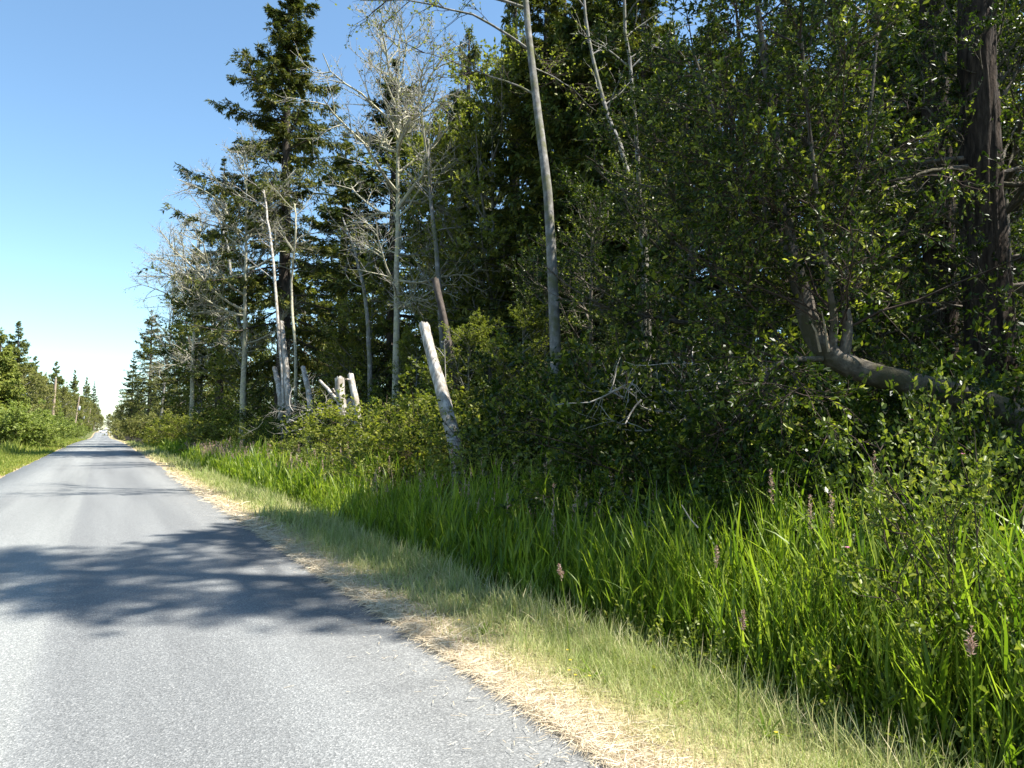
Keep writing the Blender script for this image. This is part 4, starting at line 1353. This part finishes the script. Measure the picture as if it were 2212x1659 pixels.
# ------------------------------------------------------------------ grasses
def blades(mb, x, y, h, w, lean, tint, n=4, r=rng, flat=0.0, z0=None, droop=.5):
    m = len(x)
    S = np.stack([x, y, gz(x, y) if z0 is None else z0], -1)
    az = r.random(m) * 2 * np.pi
    e = np.clip(np.pi / 2 - np.abs(r.normal(0, 1, m)) * lean, .05, 1.6)
    D = np.stack([np.cos(az) * np.cos(e), np.sin(az) * np.cos(e), np.sin(e)], -1)
    P = grow(S, D, h, n, -droop * r.random(m), .08, r)
    side = unit(np.stack([-np.sin(az), np.cos(az), 0 * az], -1) + r.normal(0, .5, (m, 3)) * [1, 1, .2])
    prof = np.array([.8, 1, .75, .06]) if n == 4 else np.linspace(1, .08, n)
    ribbons(mb, P, side, w[:, None] * prof[None], tint)
    return P


def clumpy(n, x0, x1, y0, y1, r, cl=.12, per=9):
    c = max(1, n // per)
    cx = x0 + (x1 - x0) * r.random(c)
    cyy = y0 + (y1 - y0) * r.random(c)
    i = r.integers(0, c, n)
    return np.clip(cx[i] + r.normal(0, cl, n), x0 - .15, x1 + .2), cyy[i] + r.normal(0, cl, n), i


gr = np.random.default_rng(200)
# dry straw cut and left along the road's edge
mb = MB()
for (n, y0, y1, ln, wd) in ((15000, .6, 5, .11, .0035), (13000, 5, 12, .13, .006), (6000, 12, 30, .2, .012)):
    x = RR - .07 + np.abs(gr.normal(0, .19, n))
    y = y0 + (y1 - y0) * gr.random(n)
    az = gr.random(n) * 6.28
    e = gr.normal(.06, .16, n)
    D = np.stack([np.cos(az) * np.cos(e), np.sin(az) * np.cos(e), np.sin(e)], -1)
    S = np.stack([x, y, np.maximum(gz(x, y), np.where(x < RR, 0.0, -1)) + .012 + .03 * gr.random(n)], -1)
    P = grow(S, D, ln * (.5 + gr.random(n)), 3, -.2, .12, gr)
    P[..., 2] = np.maximum(P[..., 2], gz(P[..., 0], P[..., 1]) + .008)
    ribbons(mb, P, unit(gr.normal(0, 1, (n, 3)) * [1, 1, .6]), np.full((n, 3), wd) * [.8, 1, .5], gr.random(n))
n = 900                                                       # stray bits blown onto the asphalt
x = RR - .02 - np.abs(gr.normal(0, .3, n))
y = .8 + 22 * gr.random(n) ** 1.5
az = gr.random(n) * 6.28
P = np.stack([x, y, 0 * x + .026], -1)[:, None] + np.array([0, .5, 1])[:, None] * (np.stack([np.cos(az), np.sin(az), 0 * az], -1) * (.02 + .06 * gr.random((n, 1))))[:, None]
ribbons(mb, P, unit(np.stack([-np.sin(az), np.cos(az), 0 * az], -1)), np.full((n, 3), .0035), gr.random(n))
stuff('straw_litter', mb.mesh('straw_litter', M_STRAW), 'pale dry cut straw strewn along the edge of the asphalt', 'straw')

# pale mown verge: matted dry blades below, greener tufts above, a ragged taller fringe along the ditch
mb = MB()
for (n, y0, y1, hh, wd) in ((34000, .4, 5, .1, .004), (26000, 5, 12, .12, .0065), (18000, 12, 30, .14, .013), (9000, 30, 110, .2, .035)):
    x, y, ci = clumpy(n, 2.42, 3.98, y0, y1, gr, .055, 16)
    f = np.clip((x - 2.3) / 1.5, 0, 1)
    keep = gr.random(n) < .22 + 1.3 * f
    x, y, f, ci = x[keep], y[keep], f[keep], ci[keep]
    m = len(x)
    c = gr.random(ci.max() + 1)
    base = c[ci]                                            # whole tufts are green or dry
    patch = .5 + .5 * lump(x * 2.1 + 5, y * 1.6)
    h = hh * (.4 + gr.random(m)) * (.55 + 1.2 * f) * (.6 + .9 * base) * (.75 + .6 * patch)
    tint = np.clip(.92 - .36 * sm(0, .6, f) - .35 * (base - .45) - .2 * patch + .13 * gr.normal(0, 1, m), 0, 1)
    blades(mb, x, y, h, wd * (.6 + .8 * gr.random(m)), .85, tint, 4, gr, droop=1.6)
for (n, y0, y1) in ((1500, .4, 6), (1800, 6, 20)):           # fringe
    x = 3.72 + gr.normal(0, .14, n)
    y = y0 + (y1 - y0) * gr.random(n)
    blades(mb, x, y, .16 + .26 * gr.random(n), np.full(n, .005 + .0004 * y0), .5, np.clip(gr.normal(.5, .25, n), 0, 1), 4, gr, droop=1.4)
stuff('verge_grass', mb.mesh('verge_grass', M_VERGE), 'short pale mown grass between the straw and the ditch', 'grass')

# broad leaved rosettes and small yellow flowers on the verge
for k, (x, y, sc) in enumerate(((3.05, 4.05, 1.0), (3.2, 3.45, .8), (3.45, 2.9, .9), (2.85, 5.3, .8), (3.3, 2.35, .7), (3.5, 4.6, .8))):
    r = np.random.default_rng(300 + k)
    o = thing('plantain', ('green rosette with upright leaves in the straw, the largest on the verge', 'small green rosette beside the largest one on the verge', 'green rosette near the ditch edge of the verge', 'small green rosette near the shade edge of the verge',
                           'lowest green rosette on the verge near the bottom of the picture', 'green rosette at the ditch fringe behind the others')[k], 'weed', (x, y, float(gz(x, y))), 'green weeds on the verge')
    n = 14
    a = r.random(n) * 6.28
    e = .5 + .8 * r.random(n)
    D = np.stack([np.cos(a) * np.cos(e), np.sin(a) * np.cos(e), np.sin(e)], -1)
    P = grow(np.zeros((n, 3)), D, sc * (.11 + .1 * r.random(n)), 5, -.9, .06, r)
    w = MB()
    ribbons(w, P, unit(np.stack([-np.sin(a), np.cos(a), 0 * a], -1)), sc * .02 * np.array([.5, 1, 1.1, .8, .08])[None] * (.7 + .6 * r.random((n, 1))), .35 + .4 * r.random(n))
    part('leaves', w.mesh('leaves', M_REED), o)
fl = MB()
for x, y in ((2.95, 4.2), (2.8, 4.0), (2.78, 3.9), (2.86, 3.85), (3.1, 4.45), (2.7, 5.5), (3.35, 2.75)):
    a = np.arange(9) * .698
    D = np.stack([np.cos(a), np.sin(a), .4 + 0 * a], -1)
    P = np.tile([x, y, float(gz(x, y)) + .09], (9, 1))
    leaves(fl, P, D, np.tile([0, 0, 1.0], (9, 1)), np.full(9, .014), np.full(9, .009), np.full(9, .5))
    tubes(fl, np.array([[x, y, float(gz(x, y)) - .01], [x, y, float(gz(x, y)) + .09]]), [.0015, .001], 4, tint=.5, mat=1)
stuff('yellow_flowers', fl.mesh('yellow_flowers', [leaf_mat('yellow_petals', [(0, (.6, .45, .03)), (1, (.75, .6, .05))], trans=.3, glow=(1, 1, 1)), M_REED]), 'tiny yellow flowers dotted along the straw', 'flowers')

# tall reed grass in and beyond the ditch
mb = MB()
for (n, y0, y1, sc) in ((2900, .9, 6, 1.0), (3600, 6, 18, 1.0), (3000, 18, 45, 1.0), (1500, 45, 90, 1.0)):
    x, y, ci = clumpy(n, 4.3 if y0 < 6 else 4.15, 6.2, y0, y1, gr, .16, 10)
    fac = (1.0, 1.25, 2.2, 4.0)[(0.9, 6, 18, 45).index(y0)]
    ch = gr.random(ci.max() + 1)                             # clumps differ in height and age, with thin spots between
    patch = .5 + .5 * lump(x * 1.1 + 2, y * .9 + 1) + .25 * lump(x * 3.1, y * 2.7)
    keep = gr.random(n) < np.clip(.2 + 1.2 * patch, .12, 1)
    x, y, ci, patch = x[keep], y[keep], ci[keep], patch[keep]
    n = len(x)
    ch = ch[ci]
    h = ((1.0 if y0 < 6 else .8) + .6 * gr.random(n)) * (.55 + .45 * sm(3.9, 4.8, x)) * (.55 + .5 * ch ** .7) * (.75 + .3 * np.clip(patch, 0, 1))
    tint = np.clip(.45 + .35 * (1 - ch) + .22 * gr.normal(0, 1, n), 0, 1)
    old = gr.random(n) < .07                                 # last year's straw stalks
    tint = np.where(old, 1.0, tint)
    St = blades(mb, x, y, h, np.full(n, .007 * fac), .11, tint, 4, gr, droop=.25)
    k = 6
    s, d, t, ii = kids(St, k, .12, .95, .42, gr)
    d[:, 2] = np.abs(d[:, 2]) + .3
    L = h[ii] * (.22 + .3 * gr.random(len(s)))
    P = grow(s, d, L, 5, -1.2 * gr.random(len(s)) ** 1.5, .06, gr)
    az = np.arctan2(d[:, 1], d[:, 0])
    side = unit(np.stack([-np.sin(az), np.cos(az), gr.normal(0, .3, len(s))], -1))
    ribbons(mb, P, side, (.017 * fac * (.6 + .7 * gr.random(len(s))))[:, None] * np.array([.6, 1, .85, .5, .05]), np.clip(tint[ii] + .2 * gr.normal(0, 1, len(s)), 0, 1))
stuff('reed_grass', mb.mesh('reed_grass', M_REED), 'tall bright green reed grass filling the ditch', 'grass')

# low broad leaves among the reeds in the near ditch
mb = MB()
n = 1000
x, y, ci = clumpy(n, 4.05, 5.6, 1.2, 5.0, gr, .22, 14)
St = grow(np.stack([x, y, gz(x, y)], -1), gr.normal(0, .5, (n, 3)) + [0, 0, 1.2], .25 + .4 * gr.random(n), 5, -.3, .15, gr)
tubes(mb, St, np.outer(np.full(n, .0025), np.linspace(1, .5, 5)), 3, tint=.4)
scatter_leaves(mb, St, 14, .04, .022, r=gr, up=.6, full=True, tint=(.1, .95))
stuff('ditch_weeds', mb.mesh('ditch_weeds', M_ROSE), 'leafy pale green weeds among the near reeds in the ditch', 'weeds')

# left verge
mb = MB()
for (n, y0, y1, hh, wd) in ((16000, 22, 60, .16, .03), (12000, 60, 200, .3, .07)):
    x = -3.05 - 3.2 * gr.random(n)
    y = y0 + (y1 - y0) * gr.random(n)
    f = np.clip((-x - 3.2) / 2.8, 0, 1)
    blades(mb, x, y, hh * (.5 + gr.random(n)) * (.6 + 2.2 * f ** 2), np.full(n, wd), .45, np.clip(gr.normal(.5, .25, n), 0, 1), 4, gr)
stuff('left_grass', mb.mesh('left_grass', M_LAWN), 'green mown grass strip along the left edge of the road', 'grass')

# seed plumes of the tall grass along the forest edge
mb = MB()
n = 300
y = 7 + 40 * gr.random(n) ** 1.3
x = 5.0 + 1.4 * gr.random(n)
n2 = 420
y = np.concatenate([y, 34 + 20 * gr.random(n2)])
x = np.concatenate([x, 4.9 + 1.0 * gr.random(n2)])
n = len(x)
h = .95 + .45 * gr.random(n)
St = blades(mb, x, y, h, np.full(n, .006) * (1 + y / 25), .12, np.full(n, .9), 4, gr, droop=.2)
s = np.repeat(St[:, -1], 16, 0) - np.array([0, 0, 1.0]) * (gr.random((n * 16, 1)) * .22)
D = gr.normal(0, .5, (n * 16, 3)) + [0, 0, .9]
fy = np.repeat(1 + y / 25, 16)
leaves(mb, s, D, gr.normal(0, 1, (n * 16, 3)), .05 * (.6 + .8 * gr.random(n * 16)), .012 * fy, gr.random(n * 16))
stuff('plume_grass', mb.mesh('plume_grass', M_PLUME), 'pinkish brown seed plumes of grass along the forest edge', 'grass')


def stalk(label, px, py, dist, foot, seed, lean):
    """one tall grass stalk with its plume, in the near ditch"""
    r = np.random.default_rng(seed)
    tip = atd(px, py, dist)
    b = np.array([tip[0] - lean[0], tip[1] - lean[1], 0])
    b[2] = gz(b[0], b[1]) - .02
    o = thing('plume_stalk', label, 'grass stalk', tuple(b), 'single grass stalks in the near ditch')
    P = np.array([b, b + (tip - b) * [.3, .3, .4], b + (tip - b) * [.65, .65, .75], tip]) - b
    mb = MB()
    tubes(mb, P, [.004, .0035, .003, .002], 5)
    part('stem', mb.mesh('stem', M_REED), o)
    pl = MB()
    n = 90
    t = .80 + .2 * r.random((1, n))
    s, T = pick(P[None], t)
    w = np.sin(np.pi * np.clip((t[0] - .78) / .23, 0, 1))
    D = unit(r.normal(0, .55, (n, 3)) + T[0] * .8)
    leaves(pl, s[0], D, r.normal(0, 1, (n, 3)), .014 + .02 * w, np.full(n, .007), r.random(n))
    part('plume', pl.mesh('plume', M_PLUME), o)


stalk('tall stalk with a pink plume in front of the fork shade, highest of all', 1890, 975, 5.6, 0, 1, (.05, -.1))
stalk('pink plumed stalk left of the highest one', 1665, 1012, 6.0, 0, 2, (.04, .05))
stalk('pale plumed stalk above the lit reeds', 1795, 1062, 5.4, 0, 3, (.05, .05))
stalk('short pale plumed stalk among the lit reed tips', 1750, 1070, 5.6, 0, 4, (.03, 0))
stalk('brown plume at the left edge of the lit reeds', 1548, 1180, 5.6, 0, 5, (.1, .05))
stalk('single plume standing before the dark ditch', 1208, 1220, 5.4, 0, 6, (-.1, 0))
stalk('drooping brown plume inside the lit reeds', 1606, 1320, 4.4, 0, 7, (.02, -.05))
stalk('brown plume low at the right edge of the reeds', 2098, 1355, 3.9, 0, 8, (-.05, -.05))

mb = MB()
P = np.array([atd(1472, 1090, 6.3), atd(1490, 1120, 6.3), atd(1508, 1140, 6.3)])
b = P[-1].copy()
tubes(mb, P - b, [.004, .006, .008], 6)
o = link(bpy.data.objects.new('dead_stick', mb.mesh('dead_stick', B_DEAD)))
o.location = tuple(b)
tag(o, 'thin bleached stick poking up behind the lit reeds', 'stick')
